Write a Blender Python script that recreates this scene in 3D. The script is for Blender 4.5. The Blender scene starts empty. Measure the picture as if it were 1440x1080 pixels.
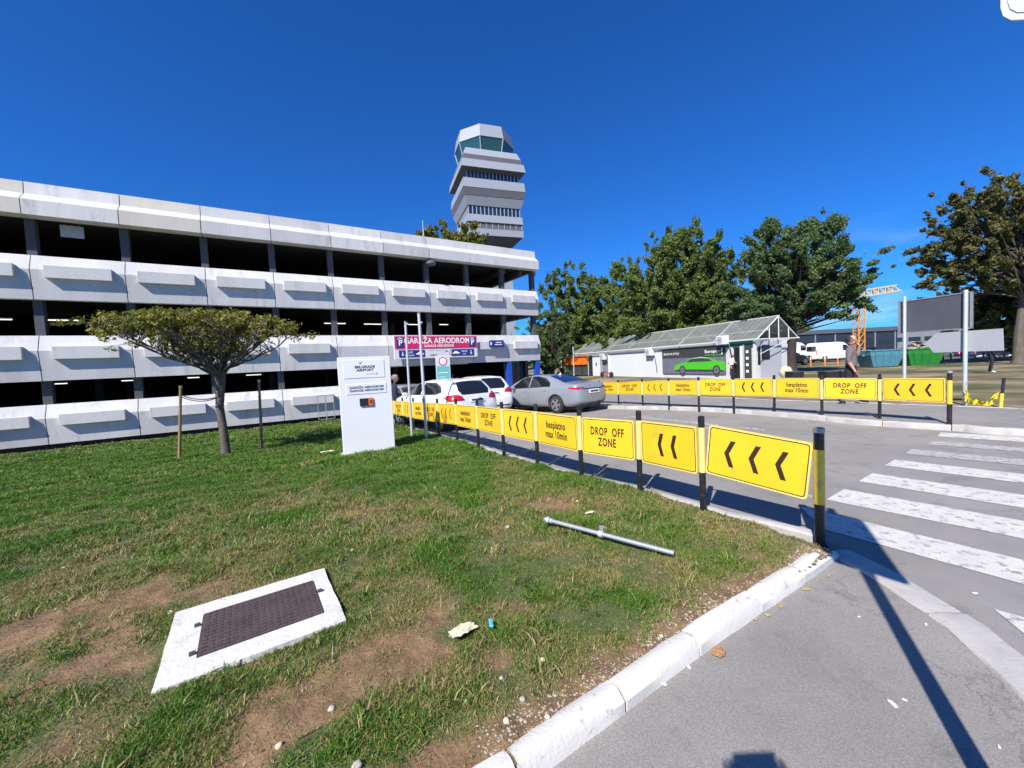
import bpy, bmesh, math, random
import numpy as np
from mathutils import Vector, Matrix
from mathutils.bvhtree import BVHTree
random.seed(7); rng = np.random.default_rng(11)
R = math.radians
scn = bpy.context.scene
COL = scn.collection
# ------------------------------------------------------------------ camera model
FPX = 560.0; CH = 1.6; ROLL = R(2.7); PIT = math.atan(28/560.0)
cX = Vector((1,0,0)); cU = Vector((0,math.sin(PIT),math.cos(PIT))); cF = Vector((0,math.cos(PIT),-math.sin(PIT)))
cR = cX*math.cos(ROLL)-cU*math.sin(ROLL); cV = cX*math.sin(ROLL)+cU*math.cos(ROLL)
CAM = Vector((0,0,CH))
def ray(u,v): return cF + cR*((u-720)/FPX) - cV*((v-540)/FPX)
AZF = R(57.5)                       # azimuth of the garage facade
FD = Vector((math.sin(AZF),math.cos(AZF),0)); FN = Vector((math.cos(AZF),-math.sin(AZF),0))
def DY(u,v,y):
    d = ray(u,v); return CAM + d*(y/d.y)
FA = DY(60,361,12.7); FA.z = 0
def sstep(a,b,x):
    t = np.clip((x-a)/(b-a),0,1); return t*t*(3-2*t)
def zt(x,y):                        # height of the terrain: falls gently towards the garage
    d = (x-FA.x)*FN.x+(y-FA.y)*FN.y
    return -.46*sstep(0,1,np.clip(1-d/15.5,0,1))*(1-sstep(4,10,x))
def ztf(x,y): return float(zt(np.float64(x),np.float64(y)))
def G(u,v,off=0.0):                 # point of the terrain (+off) seen at a pixel
    d = ray(u,v); z = 0
    for _ in range(12):
        t = (z+off-CH)/d.z; p = CAM+d*t; z = ztf(p.x,p.y)
    p.z = z+off; return p
def FT(u,v=None,back=0.0,z=None):   # (t, z) on the plane of the facade
    if v is None: v = 480
    d = ray(u,v); A = FA - FN*back
    t = (A-CAM).dot(FN)/d.dot(FN); p = CAM+d*t
    return (p-FA).dot(FD), p.z
# ------------------------------------------------------------------ noise
_tabs = {}
def vnoise(x,y,s,seed=0):
    if seed not in _tabs: _tabs[seed] = np.random.default_rng(seed+100).random((256,256))
    T = _tabs[seed]; X = np.asarray(x)/s+37.3; Y = np.asarray(y)/s+91.7
    i = np.floor(X).astype(int); j = np.floor(Y).astype(int); fx = X-i; fy = Y-j
    fx = fx*fx*(3-2*fx); fy = fy*fy*(3-2*fy)
    a=T[i%256,j%256];b=T[(i+1)%256,j%256];c=T[i%256,(j+1)%256];d=T[(i+1)%256,(j+1)%256]
    return (a*(1-fx)+b*fx)*(1-fy)+(c*(1-fx)+d*fx)*fy
def fbm(x,y,s,seed=0,o=4):
    r=0;a=.5;t=0
    for k in range(o): r=r+a*vnoise(x,y,s/2**k,seed+k); t+=a; a*=.5
    return r/t
def inpoly(x,y,poly):
    ins = np.zeros(np.shape(x),bool); n=len(poly)
    for i in range(n):
        x1,y1=poly[i][0],poly[i][1]; x2,y2=poly[(i+1)%n][0],poly[(i+1)%n][1]
        if y1==y2: continue
        c = ((y1>y)!=(y2>y)) & (x < (x2-x1)*(y-y1)/(y2-y1)+x1); ins ^= c
    return ins
# ------------------------------------------------------------------ materials
M = {}
def mat(name, col, rough=.7, metal=0, var=0, vs=3.0, bump=0, bs=40.0, spec=.5, col2=None, emit=0, coat=0, trans=0, streak=0, dirt=None, ds=1.0, dth=(.55,.7), alpha=1, obj=False, speck=0):
    m = bpy.data.materials.new(name); m.use_nodes=True; nt=m.node_tree; N=nt.nodes; L=nt.links
    P=N['Principled BSDF']; P.inputs['Roughness'].default_value=rough; P.inputs['Metallic'].default_value=metal
    P.inputs['Base Color'].default_value=(*col,1); P.inputs['Specular IOR Level'].default_value=spec
    if coat: P.inputs['Coat Weight'].default_value=coat; P.inputs['Coat Roughness'].default_value=.05
    if emit: P.inputs['Emission Color'].default_value=(*col,1); P.inputs['Emission Strength'].default_value=emit
    if alpha<1: P.inputs['Alpha'].default_value=alpha
    geo=N.new('ShaderNodeTexCoord' if obj else 'ShaderNodeNewGeometry'); pos=geo.outputs['Object' if obj else 'Position']
    out=None
    if var or col2:
        n=N.new('ShaderNodeTexNoise'); n.inputs['Scale'].default_value=vs; n.inputs['Detail'].default_value=8; n.inputs['Roughness'].default_value=.65
        src=pos
        if streak:
            mp=N.new('ShaderNodeMapping'); mp.inputs['Scale'].default_value=(1,1,1/streak); L.new(pos,mp.inputs['Vector']); src=mp.outputs[0]
        L.new(src,n.inputs['Vector'])
        r=N.new('ShaderNodeValToRGB'); r.color_ramp.elements[0].position=.3; r.color_ramp.elements[1].position=.7
        a=tuple(c*(1-var) for c in col); b=col2 if col2 else tuple(min(1,c*(1+var)) for c in col)
        r.color_ramp.elements[0].color=(*a,1); r.color_ramp.elements[1].color=(*b,1)
        L.new(n.outputs['Fac'],r.inputs['Fac']); out=r.outputs['Color']
    if dirt:
        n2=N.new('ShaderNodeTexNoise'); n2.inputs['Scale'].default_value=ds; n2.inputs['Detail'].default_value=10; n2.inputs['Roughness'].default_value=.7
        if streak:
            mp2=N.new('ShaderNodeMapping'); mp2.inputs['Scale'].default_value=(2,2,.35); L.new(pos,mp2.inputs['Vector']); L.new(mp2.outputs[0],n2.inputs['Vector'])
        else: L.new(pos,n2.inputs['Vector'])
        r2=N.new('ShaderNodeMapRange'); r2.inputs['From Min'].default_value=dth[0]; r2.inputs['From Max'].default_value=dth[1]
        L.new(n2.outputs['Fac'],r2.inputs['Value'])
        mx=N.new('ShaderNodeMix'); mx.data_type='RGBA'; mx.inputs['B'].default_value=(*dirt,1)
        L.new(r2.outputs[0],mx.inputs['Factor'])
        if out: L.new(out,mx.inputs['A'])
        else: mx.inputs['A'].default_value=(*col,1)
        out=mx.outputs['Result']
    if speck:
        v=N.new('ShaderNodeTexVoronoi'); v.feature='DISTANCE_TO_EDGE'; v.inputs['Scale'].default_value=.42
        nd=N.new('ShaderNodeTexNoise'); nd.inputs['Scale'].default_value=1.6; nd.inputs['Detail'].default_value=8; nd.inputs['Roughness'].default_value=.7; L.new(pos,nd.inputs['Vector'])
        ad=N.new('ShaderNodeMix'); ad.data_type='RGBA'; ad.blend_type='ADD'; ad.inputs['Factor'].default_value=1.1; L.new(pos,ad.inputs['A']); L.new(nd.outputs['Color'],ad.inputs['B']); L.new(ad.outputs['Result'],v.inputs['Vector'])
        rc=N.new('ShaderNodeMapRange'); rc.inputs['From Min'].default_value=0; rc.inputs['From Max'].default_value=.0045; rc.inputs['To Min'].default_value=.62; rc.inputs['To Max'].default_value=1; L.new(v.outputs['Distance'],rc.inputs['Value'])
        mc=N.new('ShaderNodeMix'); mc.data_type='RGBA'; mc.blend_type='MULTIPLY'; mc.inputs['Factor'].default_value=1; L.new(out,mc.inputs['A']); L.new(rc.outputs[0],mc.inputs['B']); out=mc.outputs['Result']
        ns=N.new('ShaderNodeTexNoise'); ns.inputs['Scale'].default_value=7; ns.inputs['Detail'].default_value=6; ns.inputs['Roughness'].default_value=.75; L.new(pos,ns.inputs['Vector'])
        rs_=N.new('ShaderNodeMapRange'); rs_.inputs['From Min'].default_value=.63; rs_.inputs['From Max'].default_value=.72; rs_.inputs['To Min'].default_value=1; rs_.inputs['To Max'].default_value=.8; L.new(ns.outputs['Fac'],rs_.inputs['Value'])
        mc=N.new('ShaderNodeMix'); mc.data_type='RGBA'; mc.blend_type='MULTIPLY'; mc.inputs['Factor'].default_value=1; L.new(out,mc.inputs['A']); L.new(rs_.outputs[0],mc.inputs['B']); out=mc.outputs['Result']
        n3=N.new('ShaderNodeTexNoise'); n3.inputs['Scale'].default_value=170; n3.inputs['Detail'].default_value=3; L.new(pos,n3.inputs['Vector'])
        r3=N.new('ShaderNodeMapRange'); r3.inputs['From Min'].default_value=.35; r3.inputs['From Max'].default_value=.65; r3.inputs['To Min'].default_value=1-speck; r3.inputs['To Max'].default_value=1+speck; L.new(n3.outputs['Fac'],r3.inputs['Value'])
        mx=N.new('ShaderNodeMix'); mx.data_type='RGBA'; mx.blend_type='MULTIPLY'; mx.inputs['Factor'].default_value=1; L.new(out,mx.inputs['A']); L.new(r3.outputs[0],mx.inputs['B']); out=mx.outputs['Result']
    if out:
        L.new(out,P.inputs['Base Color'])
        if emit: L.new(out,P.inputs['Emission Color'])
    if bump:
        n=N.new('ShaderNodeTexNoise'); n.inputs['Scale'].default_value=bs; n.inputs['Detail'].default_value=6
        L.new(pos,n.inputs['Vector']); b=N.new('ShaderNodeBump'); b.inputs['Strength'].default_value=bump; b.inputs['Distance'].default_value=.02
        L.new(n.outputs['Fac'],b.inputs['Height']); L.new(b.outputs[0],P.inputs['Normal'])
    M[name]=m; return m
mat('yellow',(.8,.5,.02),.45,var=.07,vs=4,dirt=(.5,.34,.06),ds=6,dth=(.58,.78),bump=.06,bs=6)
mat('yellow_pale',(.78,.62,.2),.5,var=.06)
mat('yellow_post',(.72,.5,.05),.5,dirt=(.3,.25,.15),ds=14,dth=(.55,.75))
mat('black_paint',(.012,.012,.014),.4,dirt=(.05,.045,.04),ds=20,dth=(.5,.7))
mat('letter',(.035,.018,.01),.5)
mat('pale_edge',(.75,.66,.4),.5)
mat('asphalt',(.255,.243,.228),.92,var=.16,vs=.8,bump=.35,bs=330,speck=.2,dirt=(.19,.182,.172),ds=2.2,dth=(.56,.68))
mat('paint_white',(.56,.55,.52),.8,var=.12,vs=6,dirt=(.24,.235,.225),ds=11,dth=(.53,.63),bump=.3,bs=80)
mat('paint_faded',(.42,.415,.4),.85,var=.12,vs=6,dirt=(.2,.196,.19),ds=13,dth=(.47,.6))
mat('kerb_white',(.6,.585,.55),.8,var=.07,vs=5,dirt=(.3,.275,.24),ds=14,dth=(.6,.7),bump=.2,bs=60)
mat('slab_white',(.62,.605,.57),.8,var=.07,vs=4,dirt=(.42,.38,.32),ds=6,dth=(.54,.75),bump=.35,bs=35)
mat('kerb_stone',(.42,.405,.385),.85,var=.12,vs=5,dirt=(.26,.25,.23),ds=8,dth=(.58,.72),bump=.2,bs=60)
mat('concrete',(.56,.56,.565),.8,var=.09,vs=1.5,streak=6,dirt=(.38,.375,.36),ds=1.3,dth=(.55,.8),bump=.15,bs=12)
mat('concrete_b',(.61,.61,.61),.8,var=.1,vs=2.1,streak=9,dirt=(.4,.39,.37),ds=1.8,dth=(.53,.72),bump=.15,bs=12)
mat('concrete_c',(.53,.53,.535),.8,var=.09,vs=1.1,streak=4,dirt=(.36,.35,.33),ds=.9,dth=(.5,.75),bump=.15,bs=12)
mat('concrete_warm',(.58,.555,.49),.8,var=.08,vs=1.5,streak=4,dirt=(.33,.31,.27),ds=1.3,dth=(.58,.8),bump=.15,bs=12)
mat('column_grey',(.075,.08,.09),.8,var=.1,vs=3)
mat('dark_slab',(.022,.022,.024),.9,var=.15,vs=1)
mat('joint_dark',(.05,.05,.05),.9)
mat('blue_paint',(.012,.07,.42),.45,var=.06)
mat('navy',(.018,.03,.2),.45)
mat('crimson',(.6,.02,.11),.45,var=.04)
mat('white_sheet',(.66,.68,.7),.4,var=.02,vs=2)
mat('white_dull',(.58,.59,.6),.55,var=.04,vs=2,dirt=(.5,.49,.46),ds=2,dth=(.6,.8))
mat('navy_text',(.01,.022,.1),.5)
mat('white_text',(.85,.85,.85),.5)
mat('red_text',(.6,.03,.03),.5)
mat('lamp_strip',(1,.93,.84),.5,emit=1.0)
mat('steel',(.34,.36,.38),.55,metal=.4,var=.12,vs=6,bump=.1,bs=60)
mat('steel_pale',(.55,.6,.64),.5,metal=.35,var=.08,vs=6)
mat('rust',(.10,.075,.075),.6,metal=.3,var=.25,vs=8,dirt=(.12,.08,.06),ds=12,dth=(.52,.68),bump=.4,bs=60)
mat('wood',(.3,.2,.1),.85,var=.25,vs=12,streak=8)
mat('orange',(.85,.17,.01),.5)
mat('screen',(.02,.02,.022),.25)
mat('teal',(.12,.42,.42),.5,var=.06)
mat('rubber',(.02,.02,.021),.8,var=.2,vs=20)
mat('rim',(.55,.56,.58),.3,metal=.8)
mat('glass_dark',(.012,.015,.018),.06,spec=.7,coat=.3)
mat('glass_blue',(.01,.02,.07),.06,spec=.7,coat=.3)
mat('totem_white',(.76,.78,.8),.4,var=.02,vs=2)
mat('car_silver',(.26,.285,.32),.35,metal=.15,coat=.7)
mat('car_white',(.8,.81,.82),.3,coat=.8)
mat('car_white2',(.74,.75,.77),.3,coat=.8)
mat('car_black',(.012,.013,.016),.25,coat=.9)
mat('car_blue',(.03,.08,.2),.3,coat=.9,metal=.3)
mat('car_red',(.3,.02,.02),.3,coat=.9)
mat('car_grey',(.14,.15,.16),.3,coat=.9,metal=.3)
mat('trim_black',(.02,.02,.022),.5)
mat('seam',(.05,.05,.055),.6)
mat('lamp_red',(.45,.012,.02),.2,coat=.8)
mat('lamp_clear',(.6,.62,.65),.15,coat=.8)
mat('bark',(.12,.105,.085),.95,var=.3,vs=9,streak=4,bump=.8,bs=25)
mat('bark_dark',(.045,.035,.028),.95,var=.3,vs=6,streak=4,bump=.8,bs=15)
mat('skin',(.5,.28,.19),.55)
mat('shirt_grey',(.14,.125,.13),.85,bump=.3,bs=20)
mat('trousers_dark',(.018,.018,.025),.85)
mat('white_cloth',(.7,.7,.68),.85)
mat('denim_dark',(.02,.03,.06),.9)
mat('hair_dark',(.03,.024,.02),.8)
mat('hair_grey',(.2,.19,.18),.8)
mat('hair_red',(.09,.015,.015),.8)
mat('shoe_black',(.015,.015,.015),.6)
mat('shoe_white',(.7,.7,.7),.6)
mat('green_metal',(.015,.19,.03),.5,var=.12,dirt=(.1,.12,.05),ds=3,dth=(.55,.7))
mat('bluegreen_metal',(.06,.22,.3),.55,var=.15,dirt=(.13,.11,.08),ds=3,dth=(.5,.7))
mat('board_back',(.085,.095,.115),.6,var=.12,vs=1.2,bump=.1)
mat('board_pale',(.4,.42,.45),.55,var=.06,vs=1.5)
mat('tape_yellow',(.75,.62,.03),.5)
mat('orange_post',(.75,.2,.06),.6)
mat('crane_orange',(.62,.27,.06),.6)
mat('crane_yellow',(.62,.45,.2),.6)
mat('hall_dark',(.02,.03,.052),.5,var=.15,vs=.3)
mat('hall_pale',(.2,.22,.25),.6)
mat('tower_clad',(.30,.33,.38),.5,var=.03,vs=.3)
mat('tower_grey',(.1,.105,.12),.6,var=.1,vs=1)
mat('tower_glass',(.015,.03,.055),.1,spec=.8)
mat('tower_glass_green',(.02,.07,.075),.1,spec=.8)
mat('tower_dark',(.07,.075,.09),.7)
mat('gable_sheet',(.24,.26,.24),.5,var=.22,vs=1.2,alpha=.6)
mat('frame_white',(.62,.64,.62),.5)
mat('ad_dark',(.045,.05,.052),.5,var=.1,vs=1.5)
mat('ad_slate',(.15,.15,.2),.5,var=.15,vs=3)
mat('kiosk_green',(.01,.13,.1),.5)
mat('suv_green',(.07,.5,.025),.35,coat=.4)
mat('suv_dark',(.05,.05,.055),.4)
mat('litter_pale',(.6,.52,.36),.85,var=.1)
mat('litter_cyan',(.1,.5,.62),.5)
mat('litter_white',(.75,.74,.7),.8)
mat('leaf_orange',(.36,.19,.08),.8)
mat('leaf_tan',(.38,.27,.13),.8)
mat('rubble',(.4,.36,.3),.9,var=.2,vs=2)
mat('basket_black',(.015,.015,.015),.7)
def leafmat(name, cols, tr=.42):
    m=bpy.data.materials.new(name); m.use_nodes=True; nt=m.node_tree; N=nt.nodes; L=nt.links
    P=N['Principled BSDF']; P.inputs['Roughness'].default_value=.5; P.inputs['Specular IOR Level'].default_value=.35
    a=N.new('ShaderNodeAttribute'); a.attribute_name='tint'
    r=N.new('ShaderNodeValToRGB'); e=r.color_ramp.elements
    e[0].color=(*cols[0],1); e[0].position=0; e[1].color=(*cols[-1],1); e[1].position=1
    for i,c in enumerate(cols[1:-1]):
        q=e.new((i+1)/(len(cols)-1)); q.color=(*c,1)
    L.new(a.outputs['Fac'],r.inputs['Fac']); L.new(r.outputs['Color'],P.inputs['Base Color'])
    t=N.new('ShaderNodeBsdfTranslucent'); L.new(r.outputs['Color'],t.inputs['Color'])
    mx=N.new('ShaderNodeMixShader'); mx.inputs[0].default_value=tr
    L.new(P.outputs[0],mx.inputs[1]); L.new(t.outputs[0],mx.inputs[2]); L.new(mx.outputs[0],N['Material Output'].inputs['Surface'])
    M[name]=m
leafmat('leaf_plane',[(0.067, 0.116, 0.029), (0.128, 0.195, 0.049), (0.207, 0.268, 0.071), (0.305, 0.342, 0.098)])
leafmat('leaf_deep',[(0.051, 0.098, 0.041), (0.095, 0.165, 0.063), (0.159, 0.232, 0.085), (0.232, 0.287, 0.104)])
leafmat('leaf_bronze',[(0.066, 0.084, 0.031), (0.108, 0.132, 0.048), (0.18, 0.168, 0.06), (0.288, 0.204, 0.072)])
leafmat('leaf_olive',[(.09,.1,.02),(.17,.18,.03),(.27,.26,.045),(.36,.31,.06)])
leafmat('grass_blade',[(.045,.12,.012),(.085,.2,.018),(.14,.27,.03),(.31,.26,.1),(.44,.34,.17)],.3)
# ------------------------------------------------------------------ mesh builder
class MB:
    def __init__(s): s.v=[]; s.f=[]; s.m=[]; s.mats=[]
    def mi(s,mt):
        if mt not in s.mats: s.mats.append(mt)
        return s.mats.index(mt)
    def add(s,vs,fs,mt=None):
        o=len(s.v); s.v+= [tuple(p) for p in vs]; k=s.mi(mt) if mt else 0
        for f in fs: s.f.append(tuple(i+o for i in f)); s.m.append(k)
        return s
    def box(s,x0,x1,y0,y1,z0,z1,mt=None,M4=None):
        vs=[Vector(p) for p in ((x0,y0,z0),(x1,y0,z0),(x1,y1,z0),(x0,y1,z0),(x0,y0,z1),(x1,y0,z1),(x1,y1,z1),(x0,y1,z1))]
        if M4: vs=[M4@p for p in vs]
        return s.add(vs,[(3,2,1,0),(4,5,6,7),(0,1,5,4),(1,2,6,5),(2,3,7,6),(3,0,4,7)],mt)
    def prism(s,poly,a0,a1,axis='y',mt=None):       # polygon extruded along an axis
        n=len(poly)
        def P(p,a):
            return {'y':(p[0],a,p[1]),'x':(a,p[0],p[1]),'z':(p[0],p[1],a)}[axis]
        vs=[P(p,a0) for p in poly]+[P(p,a1) for p in poly]
        fs=[tuple(range(n)),tuple(range(2*n-1,n-1,-1))]+[(i+n,(i+1)%n+n,(i+1)%n,i) for i in range(n)]
        return s.add(vs,fs,mt)
    def tube(s,pts,rs,n=8,mt=None,cap=True):
        pts=[Vector(p) for p in pts]
        if not isinstance(rs,(list,tuple)): rs=[rs]*len(pts)
        vs=[];fs=[]; up=None
        for i,p in enumerate(pts):
            d=(pts[min(i+1,len(pts)-1)]-pts[max(i-1,0)]).normalized()
            if up is None: up=d.orthogonal().normalized()
            a=(up-d*up.dot(d)); a=a.normalized() if a.length>1e-5 else d.orthogonal().normalized(); up=a; b=d.cross(a)
            for k in range(n):
                t=2*math.pi*k/n; vs.append(p+(a*math.cos(t)+b*math.sin(t))*rs[i])
        for i in range(len(pts)-1):
            for k in range(n):
                fs.append((i*n+k,i*n+(k+1)%n,(i+1)*n+(k+1)%n,(i+1)*n+k))
        if cap: fs+= [tuple(range(n-1,-1,-1)),tuple((len(pts)-1)*n+k for k in range(n))]
        return s.add(vs,fs,mt)
    def lathe(s,prof,n=20,c=(0,0,0),axis='z',mt=None,cap=True):
        vs=[];fs=[]
        for r,h in prof:
            for k in range(n):
                t=2*math.pi*k/n; x,y=r*math.cos(t),r*math.sin(t)
                p=(x,y,h) if axis=='z' else ((x,h,y) if axis=='y' else (h,x,y))
                vs.append((p[0]+c[0],p[1]+c[1],p[2]+c[2]))
        for i in range(len(prof)-1):
            for k in range(n): fs.append((i*n+k,i*n+(k+1)%n,(i+1)*n+(k+1)%n,(i+1)*n+k))
        if cap: fs+=[tuple(range(n-1,-1,-1)),tuple((len(prof)-1)*n+k for k in range(n))]
        return s.add(vs,fs,mt)
    def xf(s,M4,start=0):
        s.v[start:]=[tuple(M4@Vector(p)) for p in s.v[start:]]; return s
    def build(s,name,mt=None,parent=None,loc=None,rz=0,smooth=False,bevel=0):
        me=bpy.data.meshes.new(name); me.from_pydata(s.v,[],s.f)
        ms=[M[x] for x in s.mats] if s.mats else [M[mt]]
        for x in ms: me.materials.append(x)
        if s.mats: me.polygons.foreach_set('material_index',s.m)
        fix(me)
        if smooth: me.shade_smooth(); 
        o=link(name,me,parent,loc,rz)
        if smooth: autosm(o)
        if bevel:
            b=o.modifiers.new('b','BEVEL'); b.width=bevel; b.segments=2; b.limit_method='ANGLE'
        return o
def fix(me):
    bm=bmesh.new(); bm.from_mesh(me); bmesh.ops.recalc_face_normals(bm,faces=bm.faces); bm.to_mesh(me); bm.free(); me.update()
def autosm(o,ang=40):
    bm=bmesh.new(); bm.from_mesh(o.data)
    for e in bm.edges:
        e.smooth = not (len(e.link_faces)==2 and e.calc_face_angle(0)>R(ang))
    bm.to_mesh(o.data); bm.free()
def link(name,me,parent=None,loc=None,rz=0):
    o=bpy.data.objects.new(name,me); COL.objects.link(o)
    if parent: o.parent=parent
    if loc is not None: o.location=loc
    if rz: o.rotation_euler=(0,0,rz)
    return o
def tag(o,label=None,cat=None,group=None,kind=None):
    if label: o['label']=label
    if cat: o['category']=cat
    if group: o['group']=group
    if kind: o['kind']=kind
    return o
def thing(name,label,cat,loc=(0,0,0),rz=0,group=None):
    o=bpy.data.objects.new(name,None); COL.objects.link(o); o.empty_display_size=.2
    o.location=loc; o.rotation_euler=(0,0,rz); return tag(o,label,cat,group)
def copy_tree(o,parent=None):
    c=o.copy(); COL.objects.link(c); c.parent=parent
    for ch in list(o.children): copy_tree(ch,c)
    return c
def struct(o): o['kind']='structure'; return o
def mesh_np(name,V,F,mt,parent=None,tint=None,nv=4,loc=None,mt2=None):
    me=bpy.data.meshes.new(name); V=np.asarray(V,np.float32); F=np.asarray(F,np.int32)
    me.vertices.add(len(V)); me.vertices.foreach_set('co',V.ravel())
    me.loops.add(F.size); me.loops.foreach_set('vertex_index',F.ravel())
    me.polygons.add(len(F)); me.polygons.foreach_set('loop_start',np.arange(0,F.size,F.shape[1],dtype=np.int32))
    me.update(calc_edges=True)
    if tint is not None:
        a=me.attributes.new('tint','FLOAT','POINT'); a.data.foreach_set('value',np.asarray(tint,np.float32))
    me.materials.append(M[mt]); return link(name,me,parent,loc)
_font=None
def text(s,h,parent,loc,mt,name='lettering',sx=1.0,rot=(math.pi/2,0,0),bold=0,ext=.002,align='CENTER',sp=1.0,line=1.0):
    cu=bpy.data.curves.new(name,'FONT'); cu.body=s; cu.size=1; cu.align_x=align; cu.align_y='CENTER'; cu.extrude=0; cu.space_character=sp; cu.space_line=line
    cu.offset=bold; cu.resolution_u=3
    t=bpy.data.objects.new('tmp',cu); COL.objects.link(t)
    dg=bpy.context.evaluated_depsgraph_get(); me=bpy.data.meshes.new_from_object(t.evaluated_get(dg))
    bpy.data.objects.remove(t); bpy.data.curves.remove(cu)
    me.name=name; me.materials.clear(); me.materials.append(M[mt])
    k=h/.72
    me.transform(Matrix.Diagonal((k*sx,k,1,1)))
    o=link(name,me,parent,loc); o.rotation_euler=rot
    return o
def rrect(w,h,r,n=4):
    pts=[]
    for cx,cy,a in ((w/2-r,h/2-r,0),(-w/2+r,h/2-r,90),(-w/2+r,-h/2+r,180),(w/2-r,-h/2+r,270)):
        for k in range(n+1):
            t=R(a+90*k/n); pts.append((cx+r*math.cos(t),cy+r*math.sin(t)))
    return pts
def ring(mb,w,h,r,t,y,mt,cx=0,cz=0,th=.002):
    a=rrect(w,h,r); b=rrect(w-2*t,h-2*t,max(r-t,.002)); n=len(a)
    vs=[(cx+p[0],y,cz+p[1]) for p in a]+[(cx+p[0],y,cz+p[1]) for p in b]
    mb.add(vs,[(i,(i+1)%n,(i+1)%n+n,i+n) for i in range(n)],mt)
def sheet(name,poly,off,res,mt,kind='structure',fn=None):
    bm=bmesh.new(); vs=[bm.verts.new((p[0],p[1],0)) for p in poly]; bm.faces.new(vs)
    bmesh.ops.triangulate(bm,faces=bm.faces[:])
    xs=[p[0] for p in poly]; ys=[p[1] for p in poly]
    for ax,lo,hi in ((0,min(xs),max(xs)),(1,min(ys),max(ys))):
        k=math.ceil(lo/res)*res
        while k<hi:
            co=[0,0,0];no=[0,0,0];co[ax]=k;no[ax]=1
            bmesh.ops.bisect_plane(bm,geom=bm.verts[:]+bm.edges[:]+bm.faces[:],plane_co=co,plane_no=no)
            k+=res
    for v in bm.verts: v.co.z=ztf(v.co.x,v.co.y)+off
    bmesh.ops.recalc_face_normals(bm,faces=bm.faces)
    for f in bm.faces:
        if f.normal.z<0: f.normal_flip()
    me=bpy.data.meshes.new(name); bm.to_mesh(me); bm.free(); me.materials.append(M[mt])
    o=link(name,me); o['kind']=kind; return o
# ------------------------------------------------------------------ world, sun, camera
SEL=R(43); SAZ=R(210)
w=bpy.data.worlds.new('World'); scn.world=w; w.use_nodes=True; nt=w.node_tree
sk=nt.nodes.new('ShaderNodeTexSky'); sk.sky_type='NISHITA'; sk.sun_disc=False; sk.sun_elevation=SEL; sk.sun_rotation=SAZ
sk.air_density=1.0; sk.dust_density=.25; sk.ozone_density=3.5; sk.altitude=100
hs=nt.nodes.new('ShaderNodeMix'); hs.data_type='RGBA'; hs.blend_type='MULTIPLY'; hs.inputs['Factor'].default_value=1; hs.inputs['B'].default_value=(.125,.49,1.04,1)
nt.links.new(sk.outputs[0],hs.inputs['A']); nt.links.new(hs.outputs['Result'],nt.nodes['Background'].inputs[0])
# faint cirrus low on the right
tc_=nt.nodes.new('ShaderNodeTexCoord'); mp=nt.nodes.new('ShaderNodeMapping'); mp.inputs['Scale'].default_value=(2.2,2.2,9); nt.links.new(tc_.outputs['Generated'],mp.inputs['Vector'])
nz=nt.nodes.new('ShaderNodeTexNoise'); nz.inputs['Scale'].default_value=1.6; nz.inputs['Detail'].default_value=7; nz.inputs['Roughness'].default_value=.55; nt.links.new(mp.outputs[0],nz.inputs['Vector'])
cr_=nt.nodes.new('ShaderNodeMapRange'); cr_.inputs['From Min'].default_value=.5; cr_.inputs['From Max'].default_value=.75; nt.links.new(nz.outputs['Fac'],cr_.inputs['Value'])
sx=nt.nodes.new('ShaderNodeSeparateXYZ'); nt.links.new(tc_.outputs['Generated'],sx.inputs[0])
ez=nt.nodes.new('ShaderNodeMapRange'); ez.inputs['From Min'].default_value=.24; ez.inputs['From Max'].default_value=.06; nt.links.new(sx.outputs['Z'],ez.inputs['Value'])
ex=nt.nodes.new('ShaderNodeMapRange'); ex.inputs['From Min'].default_value=.45; ex.inputs['From Max'].default_value=.75; nt.links.new(sx.outputs['X'],ex.inputs['Value'])
m1_=nt.nodes.new('ShaderNodeMath'); m1_.operation='MULTIPLY'; nt.links.new(cr_.outputs[0],m1_.inputs[0]); nt.links.new(ez.outputs[0],m1_.inputs[1])
m2_=nt.nodes.new('ShaderNodeMath'); m2_.operation='MULTIPLY'; nt.links.new(m1_.outputs[0],m2_.inputs[0]); nt.links.new(ex.outputs[0],m2_.inputs[1])
cm=nt.nodes.new('ShaderNodeMix'); cm.data_type='RGBA'; cm.inputs['B'].default_value=(5.5,6.2,7.2,1); nt.links.new(m2_.outputs[0],cm.inputs['Factor']); nt.links.new(hs.outputs['Result'],cm.inputs['A']); nt.links.new(cm.outputs['Result'],nt.nodes['Background'].inputs[0])
nt.nodes['Background'].inputs[1].default_value=.1
sl=bpy.data.lights.new('sun','SUN'); sl.energy=4.9; sl.angle=R(.53); sl.color=(1,.93,.83)
so=bpy.data.objects.new('sun',sl); COL.objects.link(so)
sd=Vector((math.sin(SAZ)*math.cos(SEL),math.cos(SAZ)*math.cos(SEL),math.sin(SEL)))
so.rotation_euler=sd.to_track_quat('Z','Y').to_euler(); so.location=(-10,-15,20)
cd=bpy.data.cameras.new('camera'); cd.sensor_width=36; cd.lens=FPX/1440*36; cd.clip_start=.02; cd.clip_end=3000
co=bpy.data.objects.new('camera',cd); COL.objects.link(co)
co.matrix_world=Matrix(((cR.x,cV.x,-cF.x,0),(cR.y,cV.y,-cF.y,0),(cR.z,cV.z,-cF.z,CH),(0,0,0,1)))
scn.camera=co
scn.view_settings.view_transform='Standard'; scn.view_settings.look='None'; scn.view_settings.exposure=.6; scn.view_settings.gamma=1
try:
    scn.cycles.max_bounces=6; scn.cycles.transparent_max_bounces=12
except Exception: pass
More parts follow.
